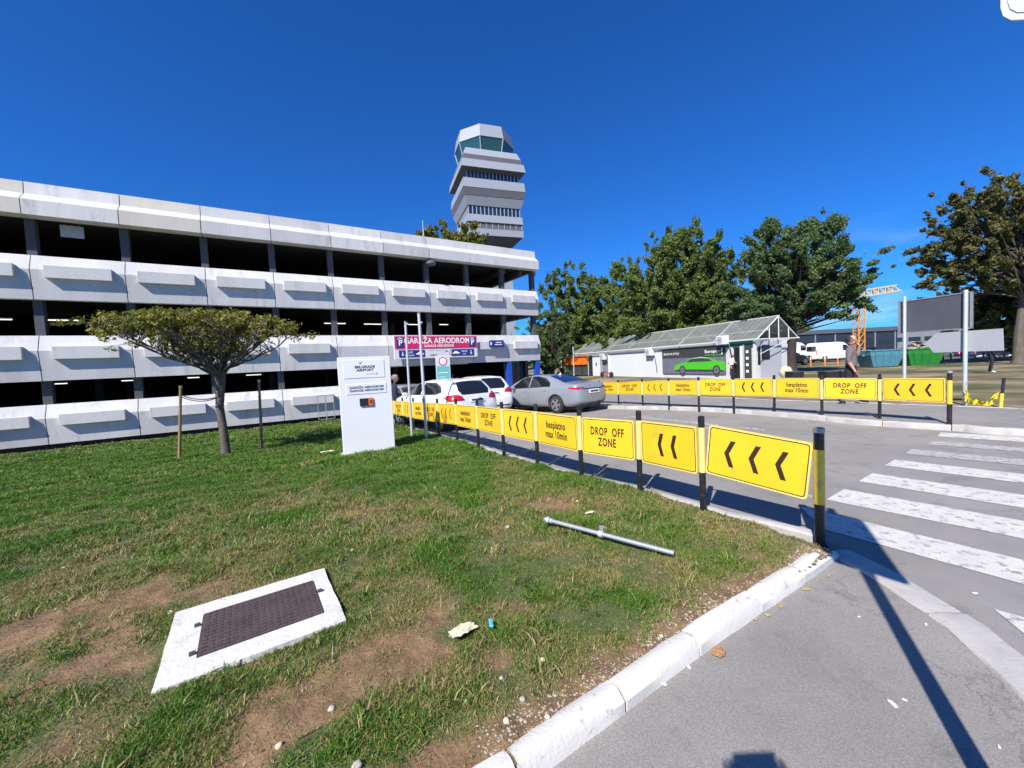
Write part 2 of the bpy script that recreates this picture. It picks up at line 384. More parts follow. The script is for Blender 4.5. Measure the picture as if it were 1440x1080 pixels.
# ================================================================== THE SETTING
def V2(l,off=0): return [G(u,v,off) for u,v in l]
near_posts=[G(1153,772,.0)]+[G(u,v,.09) for u,v in ((989,716),(900,690),(818,672),(756,654),(709,641),(673,629),(643,620),(618,613.5))]
stp=(near_posts[8]-near_posts[4])/4
while len(near_posts)<14:
    p=near_posts[-1]+stp; p.z=ztf(p.x,p.y)+.09; near_posts.append(p)
far_posts=[G(u,v,.11) for u,v in ((1335,596),(1237,588),(1156,584),(1089,579),(1032,576),(983,574),(941,572),(904,570),(870,568))]
stp=(far_posts[8]-far_posts[2])/6
while len(far_posts)<16:
    p=far_posts[-1]+stp; p.z=ztf(p.x,p.y)+.11; far_posts.append(p)
def offs(path,d):                    # a plan path shifted to its right
    out=[]
    for i,p in enumerate(path):
        a=path[max(i-1,0)]; b=path[min(i+1,len(path)-1)]; t=Vector((b.x-a.x,b.y-a.y,0)).normalized()
        out.append(Vector((p.x+t.y*d,p.y-t.x*d,0)))
    return out
nk_in=V2(((1166,777),(1125,796),(1040,840),(960,888),(845,968),(690,1072)),.1)   # lawn side of the white kerb
nk_out=V2(((1180,784),(1142,813),(1056,872),(975,929),(863,1013),(770,1085)),.0)
e=(nk_in[-1]-nk_in[-3]).normalized(); nk_in.append(nk_in[-1]+e*3)
e2=(nk_out[-1]-nk_out[-3]).normalized(); nk_out.append(nk_out[-1]+e2*3)
def fpt(t,out=0,z=0): p=FA+FD*t+FN*out; p.z=z; return p
fence_edge=offs(near_posts,.05)
nk_mid=[Vector((a.x*.6+b.x*.4,a.y*.6+b.y*.4,0)) for a,b in zip(nk_in,nk_out)]
lawn_poly=[(p.x,p.y) for p in nk_mid[::-1]]+[(p.x,p.y) for p in fence_edge[1:]]
TB=FT(500)[0]
lawn_poly+=[(fpt(TB+.6,1.0).x,fpt(TB+.6,1.0).y),(fpt(TB,.25).x,fpt(TB,.25).y),(fpt(-14,.25).x,fpt(-14,.25).y),(-24,-6),(nk_in[-1].x-2,-6)]
# base ground, to the horizon
bm=bmesh.new(); N=60; co_=[]
ax=[-1500,-700,-300,-120,-60]+[-40+2*k for k in range(41)]+[60,90,140,300,700,1500]
ay=[-1500,-500,-100,-40]+[-20+2*k for k in range(41)]+[80,110,160,300,700,1500]
gr=[[bm.verts.new((x,y,ztf(x,y)-.035-(0.1 if y<14 and x>-9 and x<12 else 0))) for y in ay] for x in ax]
for i in range(len(ax)-1):
    for j in range(len(ay)-1): bm.faces.new((gr[i][j],gr[i+1][j],gr[i+1][j+1],gr[i][j+1]))
me=bpy.data.meshes.new('ground'); bm.to_mesh(me); bm.free()
def groundmat():
    m=bpy.data.materials.new('ground_dirt'); m.use_nodes=True; nt=m.node_tree; N=nt.nodes; L=nt.links; P=N['Principled BSDF']; P.inputs['Roughness'].default_value=.95
    g=N.new('ShaderNodeNewGeometry')
    def noise(s,d=8,r=.65):
        n=N.new('ShaderNodeTexNoise'); n.inputs['Scale'].default_value=s; n.inputs['Detail'].default_value=d; n.inputs['Roughness'].default_value=r; L.new(g.outputs['Position'],n.inputs['Vector']); return n
    a=noise(.22); r=N.new('ShaderNodeValToRGB'); e=r.color_ramp.elements
    e[0].position=.42; e[0].color=(.36,.28,.19,1); e[1].position=.6; e[1].color=(.07,.1,.028,1); q=e.new(.5); q.color=(.2,.16,.08,1)
    L.new(a.outputs['Fac'],r.inputs['Fac'])
    b=noise(3.5); mx=N.new('ShaderNodeMix'); mx.data_type='RGBA'; mx.blend_type='MULTIPLY'; mx.inputs['Factor'].default_value=.8
    r2=N.new('ShaderNodeValToRGB'); r2.color_ramp.elements[0].position=.3; r2.color_ramp.elements[0].color=(.55,.55,.5,1); r2.color_ramp.elements[1].position=.7; r2.color_ramp.elements[1].color=(1,1,1,1)
    L.new(b.outputs['Fac'],r2.inputs['Fac']); L.new(r.outputs[0],mx.inputs['A']); L.new(r2.outputs[0],mx.inputs['B']); L.new(mx.outputs['Result'],P.inputs['Base Color'])
    c=noise(12); bp=N.new('ShaderNodeBump'); bp.inputs['Strength'].default_value=.6; bp.inputs['Distance'].default_value=.05; L.new(c.outputs['Fac'],bp.inputs['Height']); L.new(bp.outputs[0],P.inputs['Normal'])
    M['ground_dirt']=m
groundmat(); me.materials.append(M['ground_dirt']); struct(link('ground',me))
# asphalt road between the two barrier rows, and to the right
fk=V2(((860,574.5),(940,576),(1021,579.5),(1089.6,584.6),(1158,590.6),(1206,596),(1275,600.7),(1355,605.5),(1387.6,609.5),(1440,612)),.0)
ee=(fk[-1]-fk[-4]).normalized(); fk.append(fk[-1]+ee*25)
e0=(fk[0]-fk[3]).normalized(); fkl=[fk[0]+e0*k for k in (30,24,18,12,8,4)]
fkall=[Vector((p.x,p.y,0)) for p in fkl+fk]
fen=offs(near_posts,.14)
road_poly=[(p.x,p.y) for p in fkall]
rk_in=V2(((1177,780),(1197,792),(1268,830),(1343,880),(1410,937)),.0); ee=(rk_in[-1]-rk_in[-2]).normalized(); rk_in.append(rk_in[-1]+ee*3)
rk_out=V2(((1190,772),(1227,790),(1263,808),(1308,835),(1390,885),(1440,927)),.0); ee=(rk_out[-1]-rk_out[-2]).normalized(); rk_out.append(rk_out[-1]+ee*3)
road_poly+=[(fkall[-1].x+1,-40),(rk_in[-1].x,-40)]+[(p.x,p.y) for p in rk_in[::-1]]+[(p.x,p.y) for p in fen]+[(fpt(TB+1.2,.9).x,fpt(TB+1.2,.9).y),(fpt(TB+1.2,-14).x,fpt(TB+1.2,-14).y)]
sheet('road',road_poly,0,1.0,'asphalt')
pv=[(p.x,p.y) for p in nk_in]; pv=[(x,y) for x,y in pv]
pav_poly=[(p.x,p.y) for p in rk_in]+[(rk_in[-1].x,-40),(nk_out[-1].x-1,-40)]+[(p.x-.03,p.y) for p in nk_out[::-1]]
sheet('near_pavement',pav_poly,-.004,1.0,'asphalt')
# far pavement (raised) and its edge towards the dirt
fp_edge=V2(((800,549),(870,553),(980,558),(1090,562.8),(1340,571.3),(1440,575)),.1); ee=(fp_edge[-1]-fp_edge[-2]).normalized(); fp_edge.append(fp_edge[-1]+ee*25)
e1=(fp_edge[0]-fp_edge[2]).normalized(); fp_edge.insert(0,fp_edge[0]+e1*12)
fpv=[(p.x,p.y) for p in fkall[2:]]+[(p.x,p.y) for p in fp_edge[::-1]]
sheet('far_pavement',fpv,.1,1.0,'asphalt')
# plane of asphalt in front of the kiosks and behind the parked row
def kerb(name,path,w,h,mt,stone=.8,side=1,jit=.006,base=0,slope=.025,taper=False,gap=.006):
    # a row of kerb stones along a path; one structure object
    mb=MB(); L=[0]
    for i in range(1,len(path)): L.append(L[-1]+(Vector((path[i].x-path[i-1].x,path[i].y-path[i-1].y))).length)
    def at(s):
        s=min(max(s,0),L[-1]-1e-6)
        for i in range(1,len(path)):
            if s<=L[i]:
                k=(s-L[i-1])/(L[i]-L[i-1]); a=path[i-1];b=path[i]
                return Vector((a.x+(b.x-a.x)*k,a.y+(b.y-a.y)*k,0)),Vector((b.x-a.x,b.y-a.y,0)).normalized()
    s=0
    def hs_(q): return h if not taper else h*(.6+.4*min(1,q/.25))
    while s<L[-1]-.05:
        e=min(s+stone*random.uniform(.93,1.07),L[-1]); ns=max(2,int((e-s)/.12)); dz=random.uniform(-jit,jit); dy=random.uniform(-jit,jit); rows=[]
        for k in range(ns+1):
            q=s+gap+(e-s-2*gap)*k/ns; hq=hs_(q); p,t=at(q); n=Vector((t.y,-t.x,0))*side; z=ztf(p.x,p.y)+base
            en=.008 if k in (0,ns) else 0
            wb=lambda a=.004: random.uniform(-a,a)
            prof=[(0+dy,-.1),(0+dy+wb(),hq*.55+dz),(slope+dy+wb(),hq-en+dz+wb(.003)),(w*.5,hq+.004-en+dz+wb(.003)),(w-.012,hq-en+dz+wb(.003)),(w+wb(),hq-.012-en+dz),(w,-.1)]
            rows.append([p-n*a+Vector((0,0,z+b)) for a,b in prof])
        m=len(rows[0]); vs=[x for r in rows for x in r]; fs=[]
        for i in range(ns):
            for j in range(m-1): fs.append((i*m+j,i*m+j+1,(i+1)*m+j+1,(i+1)*m+j))
        fs+=[tuple(range(m)),tuple(ns*m+j for j in range(m-1,-1,-1))]
        mb.add(vs,fs); s=e
    o=mb.build(name,mt,smooth=True); struct(o); return o
kerb('near_kerb',[Vector((p.x,p.y,0)) for p in nk_out],.112,.095,'kerb_white',stone=.6,side=-1,slope=.035,taper=True,gap=.008,jit=.004)
kerb('lawn_kerb',[Vector((p.x,p.y,0)) for p in offs(near_posts,.19)],.13,.075,'kerb_stone',stone=.8,side=1)
kerb('far_kerb',[Vector((p.x,p.y,0)) for p in fkall],.14,.115,'kerb_stone',stone=.9,side=-1)
kerb('dropped_kerb',[Vector((p.x,p.y,0)) for p in rk_out],.2,.012,'kerb_stone',stone=.85,side=-1,jit=.004,slope=.006,gap=.011)
kerb('pavement_edge',[Vector((p.x,p.y,0)) for p in fp_edge],.08,.11,'kerb_stone',stone=1,side=1)
# zebra crossing
zl=[((1123,712),(1160,745)),((1186.7,688.3),(1161.7,703.3)),((1226.7,666),(1207.3,677.3)),((1258.3,646.7),(1244,655)),((1281.7,631.7),(1273.3,638.3)),((1313,620.5),(1301.7,625)),((1323.3,608.3),(1318.3,614))]
zr=[((1440,788.5),(1440,822.5)),((1440,733.3),(1440,758.3)),((1440,696.7),(1440,715)),((1440,667.3),(1440,680)),((1440,646.7),(1440,655)),((1440,630),(1440,636)),((1440,615.5),(1440,622))]
zd=Vector()
for a,b in zip(zl,zr): zd+=(G(*b[0])-G(*a[0])).normalized()
zd.z=0; zd.normalize()
for i,(a,b) in enumerate(zip(zl,zr)):
    A,B,C_,D_=G(*a[0]),G(*a[1]),G(*b[0]),G(*b[1]); ex=max(.3,3.6-(C_-A).length); C2=C_+zd*ex; D2=D_+zd*ex
    sheet('crossing_stripe',[(A.x,A.y),(B.x,B.y),(D_.x,D_.y),(D2.x,D2.y),(C2.x,C2.y),(C_.x,C_.y)],.005,1.0,'paint_white' if i in (1,2,3,6,0) else 'paint_faded')
A,B=G(1397,857),G(1440,892)
sheet('crossing_stripe',[(q.x,q.y) for q in (A,B,B+zd*2.6,A+zd*2.9)],.005,1.0,'paint_white')
# short lane line near the parked car
for (a,b,c,d) in (((888,585),(1010,597),(1010,599.5),(888,587)),((1040,600.5),(1075,604),(1075,606),(1040,602.5))):
    q=[G(*x) for x in (a,b,c,d)]; sheet('lane_line',[(x.x,x.y) for x in q],.005,1.0,'paint_faded')
# ------------------------------------------------------------------ lawn surface
dirtspots=[(90,1030,.34,1),(25,975,.2,.9),(150,890,.28,.8),(60,870,.25,.7),(395,985,.2,.9),(470,965,.22,.95),(545,945,.26,1),(520,900,.15,.6),(380,1030,.15,.7),(300,830,.3,.75),(230,815,.22,.6),(190,845,.22,.6),
 (40,787,.22,.8),(480,722,.5,.55),(620,710,.4,.4),(790,703,.35,.85),(690,855,.12,.7),(750,858,.16,.85),(610,855,.12,.6),(700,925,.1,.8),(880,890,.1,.5),(980,850,.26,.9),(1040,820,.25,.9),(1090,795,.25,.7),(1120,785,.2,.8),
 (800,985,.22,.8),(860,945,.2,.8),(730,1030,.25,.9),(660,1060,.2,.9),(620,1050,.15,.8),(560,1075,.2,.8),(920,905,.18,.8),(960,880,.2,.8),(340,1060,.2,.7),(500,820,.1,.5),(720,800,.2,.4),(850,800,.25,.45),(900,690,.35,.45),(960,705,.3,.5),(1000,735,.35,.55),(430,650,.5,.35),(350,608,1.0,.7),(420,603,.9,.9),(300,860,.1,.3),(100,700,.6,.35),(640,750,.2,.5),(560,640,.4,.2),(150,850,.55,.4),(50,820,.5,.4),(330,790,.5,.3),(560,770,.5,.25),(430,960,.2,.4),(10,930,.3,.5),(120,930,.25,.4)]
dsp=[(G(u,v,.1),r,k) for u,v,r,k in dirtspots]
def dirtmask(x,y):
    n=fbm(x,y,.5,3,5); n2=fbm(x,y,.12,9,3)
    near=1-sstep(3.2,6.5,y)
    m=.12*near+.04+(n-.5)*1.3+(n2-.5)*1.0
    for p,r,k in dsp:
        rr=r*.85*(.8+.9*(n-.3)); d=np.hypot(x-p.x,(y-p.y)*.9)/np.maximum(rr,.02)
        m=m+k*.58*np.clip(1.3-d,0,1)
    # worn strip along the kerb
    for i in range(len(nk_in)-1):
        a=nk_in[i];b=nk_in[i+1]; ab=b-a; L2=ab.x**2+ab.y**2
        t=np.clip(((x-a.x)*ab.x+(y-a.y)*ab.y)/L2,0,1); d=np.hypot(x-a.x-t*ab.x,y-a.y-t*ab.y)
        m=np.maximum(m,(1.25-d/.27)*(.6+.7*n))
    dF=(x-FA.x)*FN.x+(y-FA.y)*FN.y
    m=np.maximum(m,1.2-dF*1.3)
    return np.clip(m*(1-.2*(n2>.5))-.04,0,1)
dryspots=[(G(u,v,.1),r) for u,v,r in ((1050,735,.4),(960,715,.5),(880,700,.4),(800,705,.5),(640,735,.6),(480,740,.6),(1080,760,.25),(560,700,.5),(700,760,.4),(860,790,.4),(300,790,.6),(120,830,.6),(180,760,.7),(560,850,.3),(420,700,.6),(950,800,.2))]
def lawnz(x,y):
    dm=dirtmask(x,y)
    return zt(x,y)+.085+(fbm(x,y,.9,20,3)-.5)*.05+(fbm(x,y,.16,30,4)-.5)*.035+(fbm(x,y,.05,33,3)-.5)*.03*dm+(fbm(x,y,.25,37,3)-.5)*.03*dm - .012*dm
xs=np.concatenate([np.arange(-24,-9,.5),np.arange(-9,-3.8,.14),np.arange(-3.8,2.6,.03),np.arange(2.6,3.4,.1)])
ys=np.concatenate([np.arange(-6,.3,.4),np.arange(.3,4.5,.03),np.arange(4.5,9,.1),np.arange(9,20,.25)])
X,Y=np.meshgrid(xs,ys,indexing='ij'); Z=lawnz(X,Y); DM=dirtmask(X,Y)
cxm=(X[:-1,:-1]+X[1:,1:])/2; cym=(Y[:-1,:-1]+Y[1:,1:])/2
lp2=lawn_poly
ins=inpoly(cxm,cym,lp2)
slab=[G(242,862,.105),G(457,798,.105),G(485,872,.105),G(218,972,.105)]
idx=np.arange(X.size).reshape(X.shape)
q=np.stack([idx[:-1,:-1],idx[1:,:-1],idx[1:,1:],idx[:-1,1:]],-1)[ins]
used,inv=np.unique(q,return_inverse=True)
def soilmat():
    m=bpy.data.materials.new('soil'); m.use_nodes=True; nt=m.node_tree; N=nt.nodes; L=nt.links; P=N['Principled BSDF']; P.inputs['Roughness'].default_value=.95
    a=N.new('ShaderNodeAttribute'); a.attribute_name='tint'; g=N.new('ShaderNodeNewGeometry')
    n=N.new('ShaderNodeTexNoise'); n.inputs['Scale'].default_value=9; n.inputs['Detail'].default_value=10; n.inputs['Roughness'].default_value=.7; L.new(g.outputs['Position'],n.inputs['Vector'])
    r=N.new('ShaderNodeValToRGB'); r.color_ramp.elements[0].position=.32; r.color_ramp.elements[0].color=(.105,.06,.03,1); r.color_ramp.elements[1].position=.7; r.color_ramp.elements[1].color=(.29,.185,.1,1)
    L.new(n.outputs['Fac'],r.inputs['Fac'])
    r3=N.new('ShaderNodeValToRGB'); r3.color_ramp.elements[0].position=.3; r3.color_ramp.elements[0].color=(.045,.07,.02,1); r3.color_ramp.elements[1].position=.75; r3.color_ramp.elements[1].color=(.12,.13,.045,1)
    L.new(n.outputs['Fac'],r3.inputs['Fac'])
    mr=N.new('ShaderNodeMapRange'); mr.inputs['From Min'].default_value=.25; mr.inputs['From Max'].default_value=.62; L.new(a.outputs['Fac'],mr.inputs['Value'])
    mx=N.new('ShaderNodeMix'); mx.data_type='RGBA'; L.new(mr.outputs[0],mx.inputs['Factor']); L.new(r3.outputs[0],mx.inputs['A']); L.new(r.outputs[0],mx.inputs['B']); L.new(mx.outputs['Result'],P.inputs['Base Color'])
    n2=N.new('ShaderNodeTexNoise'); n2.inputs['Scale'].default_value=70; n2.inputs['Detail'].default_value=8; L.new(g.outputs['Position'],n2.inputs['Vector'])
    bp=N.new('ShaderNodeBump'); bp.inputs['Strength'].default_value=.7; bp.inputs['Distance'].default_value=.015; L.new(n2.outputs['Fac'],bp.inputs['Height']); L.new(bp.outputs[0],P.inputs['Normal'])
    M['soil']=m
soilmat()
Vv=np.stack([X.ravel()[used],Y.ravel()[used],Z.ravel()[used]],-1)
lw=mesh_np('lawn_soil',Vv,inv.reshape(-1,4),'soil',tint=DM.ravel()[used]); lw.data.shade_smooth(); struct(lw)
# ------------------------------------------------------------------ grass blades (stuff)
slabp=[(p.x,p.y) for p in slab]
_a=G(484,643,.05);_b=G(556,633,.05);_d=(_b-_a).normalized();_n=Vector((-_d.y,_d.x,0)); totp=[(q.x,q.y) for q in (_a-_d*.07-_n*.11,_b+_d*.12-_n*.11,_b+_d*.12+_n*.38,_a-_d*.07+_n*.38)]
def blades(n,x0,x1,y0,y1,h,wd,keep=1.0,seed=5,flat=False,tuft=False):
    r=np.random.default_rng(seed); x=r.uniform(x0,x1,n); y=r.uniform(y0,y1,n)
    # only where the photograph could see the lawn, with a margin for a step to the side
    k=inpoly(x,y,lp2)&~inpoly(x,y,slabp)&~inpoly(x,y,totp)&(np.abs(x)<1.9*y+6)
    x=x[k];y=y[k]; dm=dirtmask(x,y); cl=fbm(x,y,.22,50,3)
    if tuft: cl=fbm(x,y,.13,81,2); k2=(cl>.66)&(dm<.6); x=x[k2];y=y[k2];dm=dm[k2];cl=cl[k2]
    p=np.clip(1.2-dm*1.6,0.03,1)*np.clip((cl-.3)*3.2,.25,1)
    if flat: p=np.clip(1.1-dm*.85,.1,1)*np.clip((cl-.25)*3,.1,1)
    k=r.random(len(x))<p*keep; x=x[k];y=y[k];dm=dm[k];cl=cl[k]; n=len(x)
    z=lawnz(x,y)-.004; big=fbm(x,y,.7,60,3)
    if flat: z=z+.003
    hh=h*(.45+.9*r.random(n))*(.55+.9*np.clip(big,0,1))*(1-.45*dm)*(.65+1.5*np.clip(cl-.35,0,1)); ww=wd*(.6+.8*r.random(n))
    a=r.uniform(0,2*np.pi,n); dx,dy=np.cos(a),np.sin(a); b=r.uniform(0,2*np.pi,n); ln=hh*r.uniform(.3,1.3,n); lx,ly=np.cos(b)*ln,np.sin(b)*ln
    if flat: lx*=2.2;ly*=2.2; hh=hh*.28
    V=np.empty((n,5,3)); V[:,0]=np.stack([x-dx*ww,y-dy*ww,z],-1); V[:,1]=np.stack([x+dx*ww,y+dy*ww,z],-1)
    V[:,2]=np.stack([x+dx*ww*.8+lx*.35,y+dy*ww*.8+ly*.35,z+hh*.6],-1); V[:,3]=np.stack([x-dx*ww*.8+lx*.35,y-dy*ww*.8+ly*.35,z+hh*.6],-1)
    V[:,4]=np.stack([x+lx,y+ly,z+hh*.95],-1)
    i=np.arange(n)*5; Fq=np.stack([i,i+1,i+2,i+3],-1); Ft=np.stack([i+3,i+2,i+4,i+4],-1)
    F1=np.stack([i+3,i+2,i+4],-1)
    dry=np.clip(dm*1.0+(fbm(x,y,.45,70,3)-.5)*1.5+.22*(1-sstep(3,6,y))+sum(.33*np.clip(1.4-np.hypot(x-p.x,y-p.y)/r_,0,1) for p,r_ in dryspots),0,1)
    t=np.clip(.06+.42*r.random(n)+(big-.5)*.3,0,.5); isdry=r.random(n)<dry*(.85-.45*sstep(5,8,y))+.05
    if flat: isdry=r.random(n)<.75
    t=np.where(isdry,.62+.38*r.random(n),t)
    return V.reshape(-1,3),Fq,F1,np.repeat(t,5)
parts=[blades(950000,-4.9,2.7,.5,3.4,.029,.0021,seed=1),blades(700000,-9,2.2,3.4,6.6,.045,.0032,seed=2),blades(330000,-13,1.0,6.6,11,.06,.006,seed=3),blades(120000,-20,-1,11,17,.07,.011,seed=4),blades(50000,-20,-6.5,4,11,.06,.008,seed=6),blades(190000,-4.9,2.7,.5,3.6,.034,.0018,seed=8,flat=True),blades(110000,-6.5,2.4,3.6,6.6,.04,.0028,seed=9,flat=True),blades(260000,-10,-4.9,.2,3.4,.034,.004,seed=14),blades(90000,-4.9,2.7,.5,5,.062,.0034,seed=12,tuft=True)]
VV=[];T=[];Q=[];TR=[];o=0
for V,a,b,t in parts: VV.append(V);T.append(t);Q.append(a+o);TR.append(b+o);o+=len(V)
VV=np.concatenate(VV).astype(np.float32);T=np.concatenate(T).astype(np.float32);Q=np.concatenate(Q);TR=np.concatenate(TR)
me=bpy.data.meshes.new('lawn_grass'); me.vertices.add(len(VV)); me.vertices.foreach_set('co',VV.ravel())
me.loops.add(Q.size+TR.size); me.loops.foreach_set('vertex_index',np.concatenate([Q.ravel(),TR.ravel()]).astype(np.int32))
me.polygons.add(len(Q)+len(TR)); me.polygons.foreach_set('loop_start',np.concatenate([np.arange(len(Q))*4,Q.size+np.arange(len(TR))*3]).astype(np.int32))
me.update(calc_edges=True); at_=me.attributes.new('tint','FLOAT','POINT'); at_.data.foreach_set('value',T); me.materials.append(M['grass_blade'])
print('blades',len(Q))
tag(link('lawn_grass',me),'patchy green and dry grass growing over the bare soil of the lawn','grass',kind='stuff')
# ------------------------------------------------------------------ manhole slab with cover
sc=sum((Vector(p) for p in slab),Vector())/4; d1=(slab[1]-slab[0]+slab[2]-slab[3]); d1.z=0; srz=math.atan2(d1.y,d1.x)
sw=((slab[1]-slab[0]).length+(slab[2]-slab[3]).length)/2; sh=((slab[3]-slab[0]).length+(slab[2]-slab[1]).length)/2
mh=thing('manhole','white painted concrete manhole slab with rusty studded cover lying in the worn grass','manhole',(sc.x,sc.y,sc.z),srz)
mb=MB(); W,Hh=sw/2,sh/2; cw,chh=.315,.235; ox=.03
for (x0,x1,y0,y1) in ((-W,-cw+ox,-Hh,Hh),(cw+ox,W,-Hh,Hh),(-cw+ox,cw+ox,-Hh,-chh),(-cw+ox,cw+ox,chh,Hh)):
    mb.box(x0,x1,y0,y1,-.14,0)
bm=bmesh.new(); me_=bpy.data.meshes.new('slab'); me_.from_pydata(mb.v,[],mb.f); bm.from_mesh(me_); bmesh.ops.remove_doubles(bm,verts=bm.verts,dist=1e-4)
inner=[f for f in bm.faces if abs(f.normal.z)<.5 and abs(f.calc_center_median().x-ox)<cw+.001 and abs(f.calc_center_median().y)<chh+.001 and 0]
bmesh.ops.subdivide_edges(bm,edges=[e for e in bm.edges if e.calc_length()>.3],cuts=7,use_grid_fill=True)
for v in bm.verts:
    edge=max(abs(v.co.x)/W,abs(v.co.y)/Hh)
    if edge>.97:
        v.co.x*=1+random.uniform(-.012,.008); v.co.y*=1+random.uniform(-.014,.01); v.co.z-=random.uniform(0,.004)
bm.to_mesh(me_); bm.free(); me_.materials.append(M['slab_white']); link('slab',me_,mh)
mb=MB(); mb.box(-cw+ox+.004,cw+ox-.004,-chh+.004,chh-.004,-.02,.008)
for i in range(17):
    for j in range(12):
        x=-cw+ox+.03+i*(2*cw-.06)/16; y=-chh+.03+j*(2*chh-.06)/11
        mb.box(x-.009,x+.009,y-.006,y+.006,.008,.013)
cv=mb.build('cover','rust',mh)
for x,y in ((-cw+ox-.02,-chh+.05),(-cw+ox-.02,chh-.12),(cw+ox+.018,.05)): MB().box(x-.014,x+.014,y-.012,y+.012,.0,.014).build('lug','rust',mh)
# ------------------------------------------------------------------ barriers
def chevron(mb,cx,cz,w,h,t,y,mt):
    mb.add([(cx+w/2,y,cz+h/2),(cx+w/2-t,y,cz+h/2),(cx-w/2,y,cz),(cx+w/2-t,y,cz-h/2),(cx+w/2,y,cz-h/2),(cx-w/2+t,y,cz)],[(0,1,2,5),(5,2,3,4)],mt)
post_mesh=None
def barrier(name,label,posts,kinds,face,phs,ph=.92,hasrust=()):
    root=thing(name,label,'barrier',tuple(posts[0]))
    base=posts[0]; far_='far' in label
    global post_mesh
    for i,p in enumerate(posts):
        end=(i==0)
        if end or i==1:
            r_=.036 if end else .03; hh=(ph+.06 if end else ph)
            mb=MB().lathe([(r_,-.15),(r_,hh-.006),(r_-.006,hh)],14); po=mb.build('post','black_paint',root,p-base,smooth=True)
            mb=MB().lathe([(r_+.002,.37),(r_+.002,.81)],14); yb=mb.build('yellow_band','yellow_post',po,smooth=True)
            if end:
                MB().lathe([(r_+.004,hh-.035),(r_+.004,hh-.0),(r_-.01,hh+.008)],14).build('cap','steel',po,smooth=True)
            else: pm=(po.data,yb.data); yb.data.materials[0]=M['yellow_pale']
        else:
            po=link('post',pm[0],root,p-base); link('yellow_band',pm[1],po)
            po.rotation_euler=(R(random.uniform(-1.2,1.2)),R(random.uniform(-1.2,1.2)),0)
        if i==len(posts)-1: break
        q=posts[i+1]; d=q-p; L=Vector((d.x,d.y)).length; a=math.atan2(d.y,d.x)+math.pi  # local x runs from next post to this one
        mid=(p+q)/2; gap=.045+(.0 if i else .01); wdt=L-2*gap; hgt=phs if (far_ or i<2) else .458
        # the panel stands on the camera side of the line
        pn=MB(); pl=rrect(wdt,hgt,.03); pn.prism(pl,-.012,.012,'y')
        zb0=(.385 if far_ else (.375,.335,.345)[min(i,2)]); cz=zb0+hgt/2+random.uniform(-.006,.006)
        o=pn.build('sign_panel','yellow',root,(mid.x-base.x,mid.y-base.y,mid.z-base.z+cz)); o.rotation_euler=(R(random.uniform(-2,2)),math.atan2(d.z,L)*1.0+R(random.uniform(-1.1,1.1)),a)
        br=MB(); ring(br,wdt-.004,hgt-.004,.03,.013,-.0125,'yellow_pale'); ring(br,wdt-.03,hgt-.03,.03,.008,-.0135,'letter')
        k=kinds[i%len(kinds)] if i<len(kinds) else kinds[(i-1)%3]
        if k in('3','2'):
            n=int(k); sp=.215 if n==3 else .2
            for c in range(n): chevron(br,(c-(n-1)/2)*sp*(wdt/.85),.0,.095*(wdt/.85),.245,.042,-.0135,'letter')
        br.build('chevrons' if k in '32' else 'border',None,o)
        s=wdt/.85
        if k=='D': text('DROP  OFF\nZONE',.1,o,(0,-.014,0),'letter',sx=.7*s,bold=.026,sp=1.15,line=.93)
        if k=='B': text('besplatno\nmax 10min',.105,o,(0,-.014,.0),'letter',sx=.66*s,bold=.026,sp=1.08,line=.93)
        if i in hasrust:
            for c in range(5):
                rb=MB(); x=random.uniform(-.2,.25); z0=-hgt/2+.01
                rb.add([(x,-.0145,z0),(x+.03,-.0145,z0),(x+.02+random.uniform(-.02,.02),-.0145,z0+random.uniform(.2,.42))],[(0,1,2)],'rustpaint')
                rb.build('rust_stain',None,o)
        if i<4:
            for zz in (zb0+.035,zb0+hgt-.04):
                for s_ in (-1,1):
                    xa,xb=sorted((s_*(wdt/2-.02),s_*(wdt/2+gap))); MB().box(xa,xb,.013,.02,zz-cz-.012,zz-cz+.012).build('bracket','steel',o)
    return root
mat('rustpaint',(.28,.1,.02),.8,var=.3,vs=20)
barrier('panel_barrier','black posted barrier of yellow drop off panels along the lawn edge, nearest row',near_posts,['3','2','D','B','3','D','B','3','D','B','3','D','B'],1,.475,hasrust=(7,8))
barrier('panel_barrier','black posted barrier of yellow drop off panels on the far kerb before the kiosks',far_posts,['3','D','B','3','D','B','3','D','B','3','D','B','3','D','B'],1,.46)
# ================================================================== GARAGE
gar=thing('parking_garage','three storey white concrete parking garage with dark open decks behind the lawn','parking garage',(FA.x,FA.y,0),math.atan2(FD.y,FD.x))
# local frame: x along the facade, -y towards the camera (out), z up
joints=[FT(u,v)[0] for u,v in ((39,360),(167,366),(283,374),(385,380),(468,387),(541,393),(605,398),(661,402),(713,405),(757,408))]
bw=(joints[-1]-joints[0])/9; j0=joints[-1]; NB=13
JX=[j0-bw*k for k in range(NB+1)]     # JX[0] = right end
TE=FT(551)[0]                         # where the entrance starts
TE=JX[5]+.28
Z3=(4.33,5.72); Z2=(1.76,3.2); Z1=(-.26,1.0); ZR=(6.88,7.98)
def bandprof(z0,z1):
    h=z1-z0; return [(.09,z0),(0,z0+h*.66),(.2,z1),(.34,z1),(.34,z0)]
def panel(name,x0,x1,prof,mt='concrete',box=None,side=0):
    mb=MB(); g=.012; mb.prism([(p[0],p[1]) for p in prof],x0+g,x1-g,'x')
    if mt=='concrete': mt=random.choice(['concrete','concrete_b','concrete_c','concrete_b'])
    o=mb.build(name,mt,gar)
    if box:
        z0,z1=box; w=(x1-x0); b=MB(); xa=x0+w*.15; xb=x1-w*.14
        b.box(xa,xb,-.12,.14,z1-(z1-z0)*.53,z1-(z1-z0)*.25); b.build('ledge_box','concrete',o,bevel=.008)
    return o
